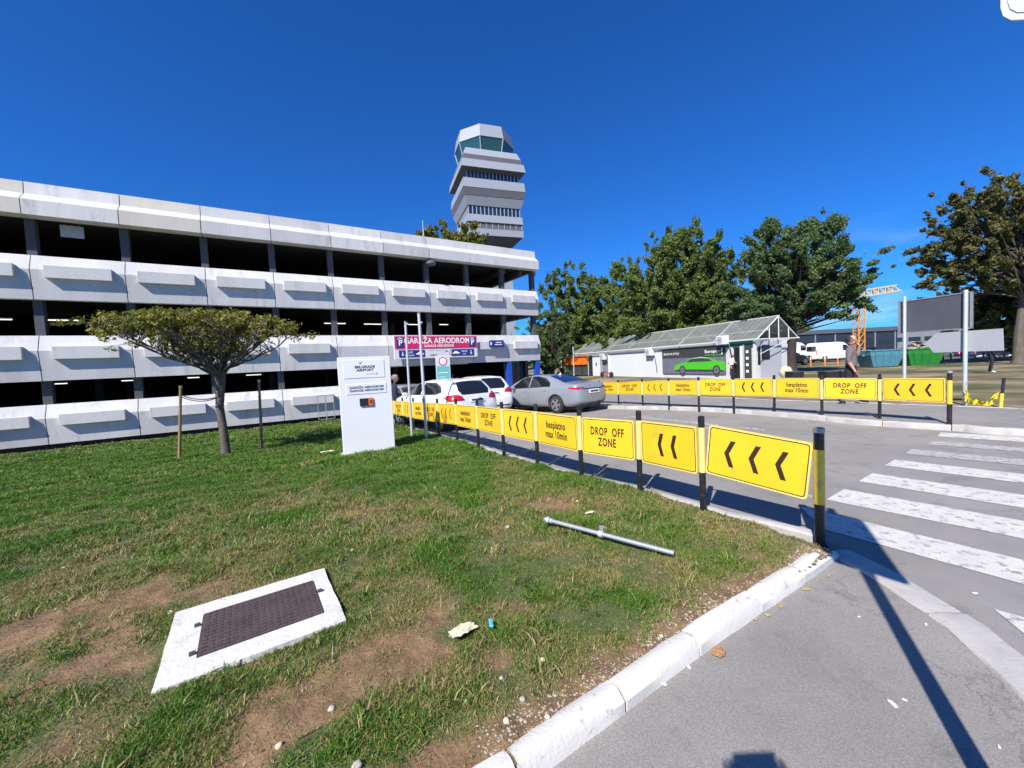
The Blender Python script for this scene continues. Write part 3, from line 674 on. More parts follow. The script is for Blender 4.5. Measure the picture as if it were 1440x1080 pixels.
for k in range(NB):
    x1,x0=JX[k],JX[k+1]
    panel('facade_panel',x0,x1,bandprof(*Z3),box=Z3)
    if not(x1<=TE+bw*2.4 and x0>=TE-.3): pass
    panel('facade_panel',x0,x1,bandprof(*Z2),box=Z2 if (k<2 or k>4) else None)
    if x1<TE+.1: panel('facade_panel',x0,x1,bandprof(*Z1),box=Z1)
    z0,z1=ZR; h=z1-z0
    wm='concrete_warm' if k in (9,7,10) else 'concrete'
    panel('roof_panel',x0,x1,[(-.16,z0),(-.16,z0+.42*h),(.16,z0+.66*h),(.2,z1),(.38,z1),(.38,z0)],wm)
# end returns at the right gable
mb=MB()
for z0,z1 in (Z3,Z2): mb.box(j0-.02,j0+.1,.3,15.5,z0,z1)
mb.box(j0-.02,j0+.12,.38,15.5,ZR[0],ZR[1]); mb.build('gable_parapet','concrete',gar)
# decks, columns, back wall
xl=JX[-1]
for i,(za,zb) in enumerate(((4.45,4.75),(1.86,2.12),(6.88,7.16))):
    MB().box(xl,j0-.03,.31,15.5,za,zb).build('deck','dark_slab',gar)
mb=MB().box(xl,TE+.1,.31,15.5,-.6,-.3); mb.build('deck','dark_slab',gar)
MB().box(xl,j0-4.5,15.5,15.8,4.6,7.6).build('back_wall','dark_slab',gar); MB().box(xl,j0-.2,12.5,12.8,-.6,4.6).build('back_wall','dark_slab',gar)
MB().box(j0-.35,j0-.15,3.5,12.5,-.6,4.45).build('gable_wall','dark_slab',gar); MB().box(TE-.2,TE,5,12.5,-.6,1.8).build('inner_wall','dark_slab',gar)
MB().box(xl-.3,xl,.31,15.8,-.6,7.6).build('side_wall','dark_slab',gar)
MB().box(TE+.1,j0+6,.0,16,-.62,-.56)
for k in range(NB+1):
    for (za,zb) in ((5.6,6.9),(3.1,4.45)):
        x=JX[k]; x=x-.12 if k==0 else x
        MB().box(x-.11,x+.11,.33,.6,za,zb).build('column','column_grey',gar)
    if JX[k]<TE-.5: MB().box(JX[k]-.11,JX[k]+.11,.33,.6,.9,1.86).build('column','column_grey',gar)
for k in range(0,NB,3):
    for yy in (6,11): MB().box(JX[k]-.3,JX[k]-.05,yy,yy+.3,-.5,6.88).build('column','column_grey',gar)
# lattice of roof beams seen through the open top corner, ground floor room
mb=MB()
for x in (j0-.9,j0-2.0): mb.box(x-.06,x+.06,.4,15,6.6,6.88)
mb.build('roof_beam','column_grey',gar)
for x in (j0-.16,FT(717)[0]):
    MB().box(x-.13,x+.13,.12,.4,-.6,1.76).build('blue_column','blue_paint',gar)
MB().box(TE-.26,TE+1.75,-.05,.3,1.42,1.80).build('entrance_beam','navy',gar)
MB().box(TE-.26,TE-.1,-.05,.3,-.5,1.42).build('entrance_jamb','navy',gar)
# glazed room at ground level between the blue columns
gx0,gx1=FT(717)[0]+.15,j0-.3
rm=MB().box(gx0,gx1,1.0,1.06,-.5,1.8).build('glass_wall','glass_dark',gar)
mb=MB()
for k in range(5): x=gx0+(gx1-gx0)*k/4; mb.box(x-.02,x+.02,.97,1.0,-.5,1.8)
mb.build('mullion','column_grey',rm)
mb=MB().box(TE+1.75,JX[2]-.2,.31,.36,1.72,1.78); mb.build('soffit_strip','white_dull',gar)
# lower fascia under the sign
def attach(o):   # top-level thing with the frame of the garage
    return o
def gthing(name,label,cat,x,y,z,group=None):
    p=FA+FD*x-FN*y; p.z=z; return thing(name,label,cat,tuple(p),math.atan2(FD.y,FD.x),group)
# low kerb and dirt at the base of the facade
mb=MB().box(xl,TE-.4,-.75,-.63,-.62,-.40); o=mb.build('wall_base_kerb','kerb_stone',None,(FA.x,FA.y,0),math.atan2(FD.y,FD.x)); struct(o)
# entrance sign
xa,z=FT(551,471); xb=FT(667,475)[0]; sw_=xb-xa; 
gs=gthing('garage_sign','long crimson and white garage entrance sign hung on the upper band over the car entrance','sign',(xa+xb)/2,-.2,0)
zt_=FT(610,472)[1]; zb_=FT(610,503.5)[1]; hh=zt_-zb_; zc=(zt_+zb_)/2
bd=MB().box(-sw_/2,sw_/2,-.06,.06,zb_,zt_).build('board','white_sheet',gs)
zr=zb_+hh*.42
MB().box(-sw_/2+.03,sw_/2-.03,-.075,-.06,zr,zt_-.05).build('red_field','crimson',bd)
text('GARAŽA AERODROM',.27,bd,(0.02,-.078,zr+(zt_-.05-zr)*.62),'white_text',sx=.92,bold=.02)
text('GARAGE AERODROM',.12,bd,(0.05,-.078,zr+.12),'white_text',sx=.95,bold=.02)
for s in (-1,1):
    x=s*(sw_/2-.28); q=MB().box(x-.17,x+.17,-.082,-.07,zr+.06,zt_-.12).build('parking_symbol','navy',bd)
    text('P',.26,q,(x+.01,-.086,zr+.27),'white_text',bold=.03)
    m=MB(); zz=zr+.46; m.add([(x-.12,-.085,zz),(x,-.085,zz+.07),(x+.12,-.085,zz),(x+.12,-.085,zz-.04),(x,-.085,zz+.03),(x-.12,-.085,zz-.04)],[(0,1,4,5),(1,2,3,4)],'white_text'); m.build('roof_mark',None,q)
    x=s*(sw_/2-.82); q=MB().box(x-.62,x+.62,-.075,-.058,zb_+.07,zr-.06).build('direction_field','navy',bd)
    zc_=(zb_+zr)/2
    text('ULAZ' if s<0 else 'IZLAZ',.085,q,(x-.12 if s<0 else x+.08,-.079,zc_+.06),'white_text',bold=.015)
    text('ENTRANCE' if s<0 else 'EXIT',.06,q,(x-.12 if s<0 else x+.08,-.079,zc_-.08),'white_text',bold=.015)
    m=MB(); cxx=x+.38 if s<0 else x-.38
    m.prism([(cxx-.19,zc_-.05),(cxx+.19,zc_-.05),(cxx+.19,zc_+.01),(cxx+.1,zc_+.03),(cxx+.05,zc_+.08),(cxx-.07,zc_+.08),(cxx-.12,zc_+.02),(cxx-.19,zc_)],-.079,-.076,'y','white_text')
    m.build('car_symbol',None,q); m=MB()
    ax_=x-.45 if s<0 else x+.45
    m.add([(ax_-.02,-.079,zc_+.1),(ax_+.02,-.079,zc_+.1),(ax_+.02,-.079,zc_-.04),(ax_-.02,-.079,zc_-.04),(ax_-.07,-.079,zc_-.02),(ax_+.07,-.079,zc_-.02),(ax_,-.079,zc_-.11)],[(0,1,2,3),(4,5,6)],'white_text'); m.build('down_arrow',None,q)
    x=s*.8-.1; m=MB(); m.lathe([(.13,0),(.13,.01)],24,(x,-.07,zc_),'y','red_text'); m.lathe([(.095,0),(.095,.012)],24,(x,-.074,zc_),'y','white_text'); q=m.build('limit_sign',None,bd)
    text('5' if s<0 else '2m',.09,q,(x,-.078,zc_),'navy_text',sx=.8,bold=.02)
m=MB(); m.box(-.42,-.08,-.066,-.06,zb_+.12,zb_+.16,'screen'); m.box(.35,.5,-.066,-.06,zr-.16,zr-.12,'screen'); m.box(-.5,.3,-.064,-.06,zr-.1,zr-.085,'board_pale'); m.build('small_print',None,bd)
# small blue sign on the ledge box
xa,z_=FT(686,479); xb,zb2=FT(705,488.5); 
bs=gthing('wall_sign','small blue garage sign with white lines on the ledge right of the crimson sign','sign',(xa+xb)/2,-.2,0)
zt2=FT(686,479)[1]; w2=(xb-xa)*1.08
pl=MB().box(-w2/2,w2/2,-.02,.02,zb2,zt2).build('plate','navy',bs)
m=MB(); zz=(zb2+zt2)/2
for k,(a,b) in enumerate(((-.05,.3),(-.12,.34))): m.box(a,b,-.024,-.02,zz+.05-k*.11,zz+.09-k*.11)
m.box(-w2/2+.06,-w2/2+.14,-.024,-.02,zz-.06,zz+.1); m.build('lettering','white_text',pl)
# teal standing sign
p=G(609,560); 
ts=thing('pylon_sign','tall teal and white poster sign standing at the garage entrance behind the white hatchback','sign',(fpt(FT(608.5)[0],1.1).x,fpt(FT(608.5)[0],1.1).y,-.46),math.atan2(FD.y,FD.x)+R(-12))
bd=MB().box(-.33,.33,-.04,.04,.1,2.62).build('board','white_dull',ts,bevel=.005)
m=MB(); m.box(-.29,.29,-.046,-.04,1.0,2.12,'teal'); m.lathe([(.2,0),(.2,.008)],22,(0,-.05,2.34),'y','crimson'); m.lathe([(.15,0),(.15,.01)],22,(0,-.055,2.34),'y','white_text'); m.box(-.22,.22,-.05,-.046,1.8,1.83,'white_text');m.box(-.22,.1,-.05,-.046,1.6,1.62,'white_text'); m.box(-.31,.31,-.046,-.04,.2,.6,'board_pale'); m.build('print',None,bd)
MB().box(-.3,-.24,-.02,.02,-.05,.1).box(.24,.3,-.02,.02,-.05,.1).build('foot','steel',ts)
# ceiling lights (fluorescent tubes under the decks)
tubes=[((67,110),451,1.0),((0,7),450,1),((190,215),452,3),((456,486),455.5,3),((512,539),456.5,3),((573,588),457,3),((618,630),457,3),((73,96),552.5,1),((172,194),547.5,1),((265,281),541.5,1),((347,368),536.5,1)]
for (ua,ub),v,bk in tubes:
    bk=2.2
    xa,z=FT(ua,v,bk); xb,_=FT(ub,v,bk); 
    zc=4.3 if v<500 else 1.7
    # keep the tube under its ceiling: choose the depth where the ray meets that height
    for b in np.arange(.6,9,.1):
        xx,zz=FT((ua+ub)/2,v,b)
        if abs(zz-zc)<.05 or (zz>zc): break
    xa,_=FT(ua,v,b); xb,_=FT(ub,v,b); 
    cl=gthing('ceiling_light','lit fluorescent tube under a dark deck of the parking garage','ceiling light',(xa+xb)/2,b,zc,'ceiling lights in the garage')
    w_=max(abs(xb-xa)/2,.25)
    h_=MB().box(-w_-.03,w_+.03,-.05,.05,.0,.06).build('housing','white_dull',cl); MB().tube([(-w_,0,-.02),(w_,0,-.02)],.022,8).build('tube','lamp_strip',cl)
lab=['at far left','nearest the left edge of the photo']
# pale board hung in the top deck; round lamp under the roof edge
xa,za=FT(84,316,.5); xb,zb=FT(119,336,.5)
hb=gthing('hanging_board','pale blank board hanging in the top deck opening at far left','board',(xa+xb)/2,.5,0); MB().box((xa-xb)/2,(xb-xa)/2,-.02,.02,zb,za).build('panel','board_pale',hb); MB().tube([((xa-xb)/2+.1,0,za),((xa-xb)/2+.1,0,6.9)],.01,6).tube([((xb-xa)/2-.1,0,za),((xb-xa)/2-.1,0,6.9)],.01,6).build('hanger','steel',hb)
xa,za=FT(606,370,-.05)
fl=gthing('floodlight','round grey floodlight under the roof edge above the garage sign','floodlight',xa,-.05,za)
MB().lathe([(.0,.12),(.12,.12),(.24,.02),(.25,-.05),(.17,-.12),(.1,-.14)],20).build('shade','board_back',fl,smooth=True); MB().tube([(0,.3,.15),(0,0,.12)],.03,8).build('bracket','column_grey',fl)
# lightning rod on roof
xa,za=FT(598,318); rd=gthing('roof_rod','thin grey rod rising from the garage roof edge left of the roof tree','rod',xa,.3,8.05); MB().tube([(0,0,0),(0,0,.75)],[.03,.012],6).build('shaft','steel_pale',rd); MB().lathe([(.07,-.01),(.07,.03),(.03,.05)],10).build('foot','steel',rd)
# ================================================================== TOTEM
A=G(484,643,.05);B=G(556,633,.05); d=B-A; tw=Vector((d.x,d.y)).length; trz=math.atan2(d.y,d.x); c=(A+B)/2
tot=thing('airport_totem','tall white airport totem with navy lettering and small orange screen on the lawn','totem sign',(c.x,c.y,c.z),trz)
# height from the photograph
dd=ray(473,503); t_=(c.y)/dd.y; th_=(CAM+dd*((A.y)/dd.y)).z-c.z
MB().box(-tw/2-.06,tw/2+.1,-.1,.36,-.15,.035).build('base_slab','kerb_stone',tot,bevel=.01)
bd=MB().box(-tw/2,tw/2,0,.24,.035,th_).build('body','totem_white',tot,bevel=.006)
MB().box(-tw/2+.09,tw/2-.12,-.008,.0,th_-.42,th_-.06).build('upper_plate','totem_white',bd,bevel=.002)
MB().box(-tw/2+.12,tw/2-.1,-.008,.0,th_-.74,th_-.54).build('lower_plate','totem_white',bd,bevel=.002)
text('BELGRADE\nAIRPORT',.05,bd,(-.0,-.0105,th_-.235),'navy_text',sx=1.15,bold=.03,line=.92)
text('GARAŽA AERODROM\nGARAGE AERODROM',.043,bd,(.01,-.0105,th_-.64),'navy_text',sx=1.12,bold=.028,line=1.05)
text('VINCI AIRPORTS',.014,bd,(.1,-.0105,th_-.35),'navy_text',sx=1.2,bold=.01)
m=MB(); m.add([(-.12,-.0105,th_-.115),(-.06,-.0105,th_-.11),(-.07,-.0105,th_-.14),(-.1,-.0105,th_-.125),(-.04,-.0105,th_-.095),(-.085,-.0105,th_-.13)],[(0,1,2),(3,4,5)],'navy_text')
for q in range(4): 
    a=R(45+90*q); m.box(-.012,.012,-.0105,-.009,-.003,.003,'navy_text',Matrix.Translation((.22,0,th_-.345))@Matrix.Rotation(a,4,'Y')@Matrix.Translation((0,0,.014)))
m.build('bird_logo',None,bd)
sc_=MB().box(-.14,.11,-.03,.0,th_-.98,th_-.83).build('display','screen',bd,bevel=.003)
m=MB(); m.box(.025,.105,-.034,-.03,th_-.975,th_-.835,'orange'); m.box(.045,.06,-.036,-.034,th_-.94,th_-.87,'screen'); m.box(.07,.09,-.036,-.034,th_-.94,th_-.87,'screen'); m.build('orange_field',None,sc_)
# ================================================================== two steel poles by the totem
def pole(u0,v0,u1,v1,r,label,extra=None,group=None):
    b=G(u0,v0,.06); dd=ray(u1,v1); t=b.y/dd.y; top=CAM+dd*t; 
    o=thing('steel_pole',label,'pole',tuple(b),0)
    dx=(top.x-b.x); MB().tube([(0,0,-.2),(dx,0,top.z-b.z)],r,12).build('tube','steel_pale',o,smooth=True)
    MB().lathe([(r*1.15,-.01),(r*1.15,.015),(r*.6,.02)],12,(dx,0,top.z-b.z)).build('cap','steel',o)
    for s,k in (extra or []):
        MB().box(dx*s-.02,dx*s+.07,-.03,.03,(top.z-b.z)*s-.02,(top.z-b.z)*s+.02).build('clamp','steel',o)
    return o
pole(579.5,617,570,453,.028,'shorter thin bare steel pole with small arm, next to the totem',[(.985,1)])
pole(600,619,589,441,.034,'taller bare steel pole between totem and yellow barrier',[(.93,1)])
# ================================================================== tall sign off to the right, only its corner is seen
sp=Vector((1.25,.68,0)); 
pb=2.27
mb=MB()
ca,sa=math.cos(R(-60)),math.sin(R(-60))
ts=thing('tall_sign','white sign board high overhead at the upper right corner on its tall pole','sign',(1.252,.69,0),R(-60))
MB().tube([(0,0.02,-.1),(0,0.02,3.46)],.038,14).build('pole','steel_pale',ts,smooth=True)
pl=MB().prism(rrect(.52,1.15,.05),-.03,-.024,'y'); pl=pl.build('plate','white_sheet',ts,(0,0,pb+.575))
m=MB(); ring(m,.5,1.13,.045,.012,-.0315,'white_dull'); m.build('rim_line',None,pl)
MB().box(-.24,.24,-.022,-.0,pb+.2,pb+.24).box(-.24,.24,-.022,0,pb+.9,pb+.94).build('bracket','steel',ts)
# ================================================================== two boards on posts, seen from behind (right)
rp=G(1361,570,.0); bA=Vector((11.95,10.25,0)); bB=Vector((11.65,12.0,0)); 
fr=thing('road_sign_frame','large grey sign board seen from behind above a paler arrow board on two steel posts','sign',(bB.x,bB.y,ztf(bB.x,bB.y)),math.atan2((bA-bB).y,(bA-bB).x))
# local x from the far (left) post to the near (right) post; -y towards the camera
def onb(u,v):
    n=Vector(((bA-bB).y,-(bA-bB).x,0)).normalized(); d=ray(u,v); t=(bB-CAM).dot(n)/d.dot(n); p=CAM+d*t
    return (p-bB).dot((bA-bB).normalized()),p.z
xL,_=onb(1274,450); xR,_=onb(1360,450)
for i,(x,vv,uu) in enumerate(((xL,417,1272),(xR,408,1358))):
    z=onb(uu,vv)[1]; MB().tube([(x,-.05,-.2),(x,-.05,z)],.045 if i else .042,12).build('post','steel_pale',fr,smooth=True)
c1=onb(1263.5,422.7);c2=onb(1368.5,411);c3=onb(1369.5,462.7);c4=onb(1263,469)
bb=MB().box(c1[0],c2[0],.0,.03,(c3[1]+c4[1])/2,(c1[1]+c2[1])/2).build('upper_board','board_back',fr)
zt1=(c1[1]+c2[1])/2; zb1=(c3[1]+c4[1])/2
m=MB(); m.box(c1[0],c2[0],-.015,.0,zt1-.03,zt1); m.box(c1[0],c2[0],-.015,0,zb1,zb1+.03); m.box(c1[0],c1[0]+.05,-.015,0,zb1,zt1); m.box(c2[0]-.05,c2[0],-.015,0,zb1,zt1); m.build('rim','steel',bb)
pa=[onb(u,v) for u,v in ((1301,485.5),(1316,468.5),(1409.5,461.7),(1410.7,492.7),(1313,496))]
top=(pa[1][1]+pa[2][1])/2; bot=(pa[3][1]+pa[4][1])/2
pa=[(pa[0][0],(top+bot)/2),(pa[1][0],top),(pa[2][0],top),(pa[3][0],bot),(pa[4][0],bot)]
MB().prism(pa,.0,.03,'y').build('arrow_board','board_pale',fr)
# ================================================================== CONTROL TOWER
def tz(v): return DY(690,v,110).z
tc=DY(688,300,110); tw_=thing('control_tower','tall grey blue airport control tower with stacked flared storeys and glazed cab','control tower',(tc.x-.9,tc.y+7,-.5),R(19))
def frust(mb,w0,w1,z0,z1,mt,n=4,rot=45):
    vs=[]
    for w,z in ((w0,z0),(w1,z1)):
        rr=w/2/math.cos(math.pi/n)
        for k in range(n): a=R(rot+360*k/n); vs.append((rr*math.cos(a),rr*math.sin(a),z))
    mb.add(vs,[tuple(range(n-1,-1,-1)),tuple(range(n,2*n))]+[(k,(k+1)%n,(k+1)%n+n,k+n) for k in range(n)],mt)
TWS=1.14
def blk(name,w0,w1,v0,v1,mt,n=4,rot=45):
    mb=MB(); frust(mb,w0*TWS,w1*TWS,tz(v0)+.5+.02,tz(v1)+.5-.02,mt,n,rot); return mb.build(name,None,tw_)
blk('shaft',9,9,620,341,'tower_clad')
blk('soffit',9.2,13.6,345,333,'tower_dark')
blk('storey_band',13.8,13.9,333,323.5,'tower_clad')
g1=blk('window_band',13.3,13.3,323.5,314.5,'tower_grey')
blk('storey_band',13.9,13.6,314.5,304,'tower_clad')
g2=blk('window_band',12.7,12.7,304,291.5,'tower_glass')
blk('storey_band',13.2,14.6,291.5,279.5,'tower_clad')
blk('panel_band',14.7,15.1,279.5,269,'tower_grey')
blk('storey_band',15.2,14.9,269,256,'tower_clad')
g3=blk('window_band',12.6,12.6,256,243,'tower_glass')
blk('storey_band',15.6,15.0,241.5,230,'tower_clad')
blk('soffit',12.9,15.5,244,241.5,'tower_dark')
blk('panel_band',14.4,14.1,230,222,'tower_grey')
blk('storey_band',14.0,12.6,222,211,'tower_clad')
cab=blk('cab_glass',12.2,13.6,211.5,194,'tower_glass_green',8,22.5)
blk('cab_crown',13.9,12.8,194,175.5,'tower_clad',8,22.5)
# mullions
def mull(g,w,v0,v1,n,mt,t=.35):
    mb=MB(); z0,z1=tz(v0)+.5,tz(v1)+.5; h=w*TWS/2
    for k in range(n+1):
        x=-h+2*h*k/n
        for s in (-1,1):
            mb.box(x-t/2,x+t/2,s*h-.12,s*h+.12,z0,z1); mb.box(s*h-.12,s*h+.12,x-t/2,x+t/2,z0,z1)
    mb.build('mullion_row',mt,g)
mull(g1,13.3,322.5,315.5,9,'tower_clad',.18); mull(g2,12.7,303.5,292,13,'tower_clad',.25); mull(g3,12.6,255.5,244,14,'tower_clad',.25)
for k in range(8):
    mb=MB()
    a=R(22.5+45*k); r0=12.2*TWS/2/math.cos(math.pi/8)+.05; r1=13.6*TWS/2/math.cos(math.pi/8)+.05
    mb.tube([(r0*math.cos(a),r0*math.sin(a),tz(211.5)+.5),(r1*math.cos(a),r1*math.sin(a),tz(194)+.5)],.17,6)
    mb.build('mullion','tower_clad',cab)
MB().tube([(-1.5,0,tz(175.5)),(-1.5,0,tz(168))],.08,6).tube([(4,-1,tz(175.5)),(4,-1,tz(171))],.12,6).build('antenna','steel_pale',tw_)
# ================================================================== KIOSK ROW
KA=DY(1061.5,473.7,24); KA.z=0; KAZ=R(-18.5); KD=Vector((math.sin(KAZ),math.cos(KAZ),0)) ; KW=Vector((math.cos(KAZ),-math.sin(KAZ),0))
def KT(u):       # distance along the row from the right corner seen at column u
    k=(ray(u,490)); k=k.x/k.y; return (k*KA.y-KA.x)/(KD.x-k*KD.y)
def KZ(u,v,t): return DY(u,v,(KA+KD*t).y).z
g0=ztf(KA.x,KA.y)
# local frame: x along the row towards the right end (so text reads), origin at the right corner, y inward
krz=math.atan2(-KD.y,-KD.x)
def kth(name,label,cat,t,w=0,z=0,group=None):
    p=KA+KD*t+KW*w; p.z=z; return thing(name,label,cat,tuple(p),krz,group)
zg=-.05
def kbox(par,name,t0,t1,w0,w1,z0,z1,mt,bev=0): return MB().box(-t1,-t0,w0,w1,z0,z1).build(name,mt,par,bevel=bev)
L_=KT(795)
# 1 rent a car office container with the green car advert
k1=kth('rental_office','white rental container office with green corner under the glazed gable roof','kiosk',0)
tA,tB,tC,tD,tE=KT(1021),KT(931),KT(856),KT(843),KT(792)
kbox(k1,'wall',.12,tB+.6,.06,2.8,zg,2.38,'white_dull')
kbox(k1,'fascia',.0,tA,-.04,.06,2.02,2.38,'kiosk_green')
kbox(k1,'top_rail',tA,tB+.5,-.06,.06,2.2,2.42,'white_sheet')
kbox(k1,'doorway',KT(1040),KT(1031)-.02,.03,.07,zg,1.95,'screen')
d_=kbox(k1,'door',KT(1030.5),tA,-.03,.05,zg,2.02,'white_dull',.01); kbox(d_,'handle',tA-.35,tA-.2,-.07,-.03,1.0,1.04,'screen')
kbox(k1,'door_frame',KT(1046),KT(1041),-.05,.05,zg,2.05,'white_sheet')
dp=kbox(k1,'display_panel',KT(1056),KT(1047),-.05,.05,zg+.1,2.1,'ad_dark')
m=MB()
x0=-KT(1051.5)
for zz in (1.6,1.2,.8,.4): MB().box(x0-.09,x0+.09,-.055,-.05,zz,zz+.16,'white_text').build('icon',None,dp)
kbox(dp,'panel_edge',KT(1047)-.02,KT(1046)+.05,-.06,.05,zg,2.15,'steel_pale')
kbox(k1,'side_glass',.14,.16,.4,1.3,.9,1.9,'glass_dark')
MB().box(-.12,-.1,.35,1.2,.85,1.95).build('side_window','glass_dark',k1)
# advert: flat poster with green car
ad=kth('advert_poster','large dark rental advert poster showing a green sport utility car on the container wall','poster',(tA+tB)/2)
aw=(tB-tA-.1); bd=MB().box(-aw/2,aw/2,-.05,.05,.3,2.18).build('sheet','ad_slate',ad)
MB().box(-aw/2+.0,aw/2-.0,-.054,-.05,1.45,2.18).build('dark_field','ad_dark',bd)
text('MOVE IN STYLE',.16,bd,(-aw*.33,-.057,1.78),'white_text',sx=1.1,bold=.01)
lb=MB(); lb.box(aw*.22,aw*.47,-.057,-.054,1.56,2.04,'suv_dark'); lb.box(aw*.22,aw*.47,-.059,-.057,1.56,1.6,'suv_green'); lb.box(aw*.455,aw*.47,-.059,-.057,1.6,2.04,'white_text'); lb=lb.build('logo_field',None,bd)
text('Europcar',.2,lb,(aw*.335,-.06,1.82),'white_text',sx=1.35,bold=.02)
k_=aw/7.6; cx_=aw*.12
kz=k_*1.2
def AP(l): return [(cx_+x*k_,.36+z*kz) for x,z in l]
m=MB(); m.prism(AP([(-3.05,.18),(-3.0,.5),(-2.5,.68),(-1.75,.78),(-1.0,1.08),(.3,1.15),(1.3,1.06),(2.2,.85),(2.85,.8),(2.95,.45),(2.9,.15)]),-.058,-.0545,'y','suv_green')
m.prism(AP([(-1.5,.8),(-.9,1.03),(.3,1.09),(1.2,1.01),(1.6,.85),(.4,.82)]),-.061,-.058,'y','suv_dark')
m.prism(AP([(-.95,1.08),(.3,1.16),(1.3,1.07),(.3,1.12)]),-.061,-.058,'y','white_text')
m.prism(AP([(-2.9,.2),(-2.4,.26),(2.3,.24),(2.9,.15),(2.8,.1),(-3,.1)]),-.0605,-.058,'y','suv_dark')
m.build('car_print',None,bd)
for x in (-1.95,2.0):
    m=MB(); 
    for r_,y_,mt_ in ((.4,-.063,'suv_dark'),(.26,-.065,'ad_slate'),(.08,-.067,'suv_dark')):
        n=20; m.add([(cx_+x*k_+r_*k_*1.05*math.cos(2*math.pi*i/n),y_,.36+.2*kz+r_*1.05*k_*math.sin(2*math.pi*i/n)) for i in range(n)],[tuple(range(n))],mt_)
    m.build('wheel_print',None,bd)
# 2 plain white container
k2=kth('white_container','plain white container cabin between the green car advert and the orange kiosk','cabin',tB+.25)
MB().box(-(tC-tB)+.25,.2,.02,2.8,zg,2.3).build('wall','white_sheet',k2); MB().box(-(tC-tB)+.25,.22,-.02,.05,2.2,2.36).build('top_rail','white_dull',k2)
m=MB()
for k in range(9): x=-(tC-tB)*k/9; m.box(x-.01,x+.01,.012,.02,zg+.1,2.2)
m.build('rib','white_dull',k2)
# 3 orange kiosk
k3=kth('orange_kiosk','grey kiosk with orange sign and open white door at the far end of the row','kiosk',tC+.1)
w_=tE-tC
MB().box(-w_,0,.4,2.8,zg,2.35).build('wall','white_dull',k3)
MB().box(-w_,-(KT(822)-tC),.3,.42,zg,1.9).build('front_wall','ad_dark',k3)
sg=MB().box(-w_+.1,-(KT(822.5)-tC),.1,.3,KZ(806,513,tE-2),KZ(806,501.5,tE-2)).build('sign','orange',k3)
text('SIXT',.32,sg,(-(KT(807.5)-tC),.09,(KZ(806,513,tE-2)+KZ(806,501.5,tE-2))/2),'screen',bold=.04,sx=1.4)
MB().box(-(KT(831)-tC),-(KT(824)-tC),.3,.42,zg,2.1).build('doorway','screen',k3)
d_=MB().box(-(KT(842)-tC),-(KT(832)-tC),.1,.2,zg,2.2).build('door','white_sheet',k3); MB().box(-(KT(838)-tC),-(KT(836.5)-tC),.08,.1,1.0,1.35).build('lock_plate','screen',d_)
MB().box(-(KT(855)-tC),-(KT(843)-tC),.3,.4,zg,1.8).build('shutter','hall_pale',k3)
# roof over everything
rf=kth('glazed_canopy','long gabled canopy of weathered corrugated plastic sheet on white frame over the kiosks','canopy',0)
W2=3.05; ze=2.52; zrg=3.78; L=L_+.6
def roofplane(w0,z0,w1,z1,name):
    m=MB(); n=int(L/.18)
    vs=[];
    for i in range(n+1):
        x=.35-(L+.35)*i/n; dz=.018*(1 if i%2 else -1)
        vs+= [(x,w0,z0+dz),(x,w1,z1+dz)]
    m.add(vs,[(2*i,2*i+2,2*i+3,2*i+1) for i in range(n)]); return m.build(name,'gable_sheet',rf)
roofplane(-.25,ze-.1,W2/2,zrg,'roof_sheet'); roofplane(W2+.15,ze-.1,W2/2,zrg,'roof_sheet')
m=MB()
for w,z in ((-.25,ze-.12),(W2/2,zrg-.03),(W2+.15,ze-.12),(W2*.2,ze+.42)): m.box(-L,.37,w-.03,w+.03,z-.04,z+.04)
m.build('purlin','frame_white',rf)
nf=9
for i in range(nf):
    x=.33-(L)*i/(nf-1); m=MB()
    m.box(x-.03,x+.03,-.2,W2+.1,ze-.15,ze-.09)
    for (wa,za,wb_,zb) in ((-.25,ze-.14,W2/2,zrg-.05),(W2+.15,ze-.14,W2/2,zrg-.05)): m.tube([(x,wa,za),(x,wb_,zb)],.035,6)
    if i==0:
        for w_ in (W2*.25,W2*.5,W2*.77): m.tube([(x,w_,ze-.1),(x,w_,zrg-.08-abs(w_-W2/2)*.78)],.03,6)
        m.tube([(x,.0,1.5),(x,W2*.82,ze-.15)],.022,6)
    m.build('truss','frame_white',rf)
for t,wd in ((.0,.07),(KT(855.5),.06)): MB().box(-t-wd,-t+wd,-.08,.05,zg,ze-.12).build('post','frame_white',rf)
for uu in (806,824.5):
    t=KT(uu); p=KA+KD*(t)-KW*1.6; o=thing('steel_pole','thin grey pole standing in front of the %s'%('orange sign of the far kiosk' if uu==806 else 'dark doorway of the far kiosk'),'pole',(p.x,p.y,zg)); MB().tube([(0,0,-.1),(0,0,3.6)],.05,8).build('tube','steel_pale',o,smooth=True); MB().lathe([(.06,-.01),(.06,.03),(.02,.05)],8,(0,0,3.6)).build('cap','steel',o)
# air conditioners
def aircon(t,z,label,w=0,s=1):
    o=kth('air_conditioner',label,'air conditioner',t,w,z,None)
    MB().box(-.42*s,.42*s,-.36*s,-.06,0,.6*s).build('casing','white_sheet',o,bevel=.02)
    m=MB(); m.lathe([(.24*s,0),(.24*s,.012)],20,(-.12*s,-.37*s,.3*s),'y','board_pale'); m.lathe([(.05*s,0),(.05*s,.02)],12,(-.12*s,-.375*s,.3*s),'y','screen')
    for k in range(6): m.box(-.36*s,.12*s,-.385*s,-.38*s,.08*s+k*.085*s,.09*s+k*.085*s,'white_dull')
    m.build('fan_grille',None,o); MB().box(-.35*s,-.3*s,-.34*s,.0,-.06,0).box(.3*s,.35*s,-.34*s,.0,-.06,0).build('bracket','steel',o)
    MB().tube([(.36*s,-.05,.1),(.5*s,-.08,-.3),(.6*s,-.04,-.9),(.62*s,-.03,-1.4)],.025,6).build('hose','screen',o)
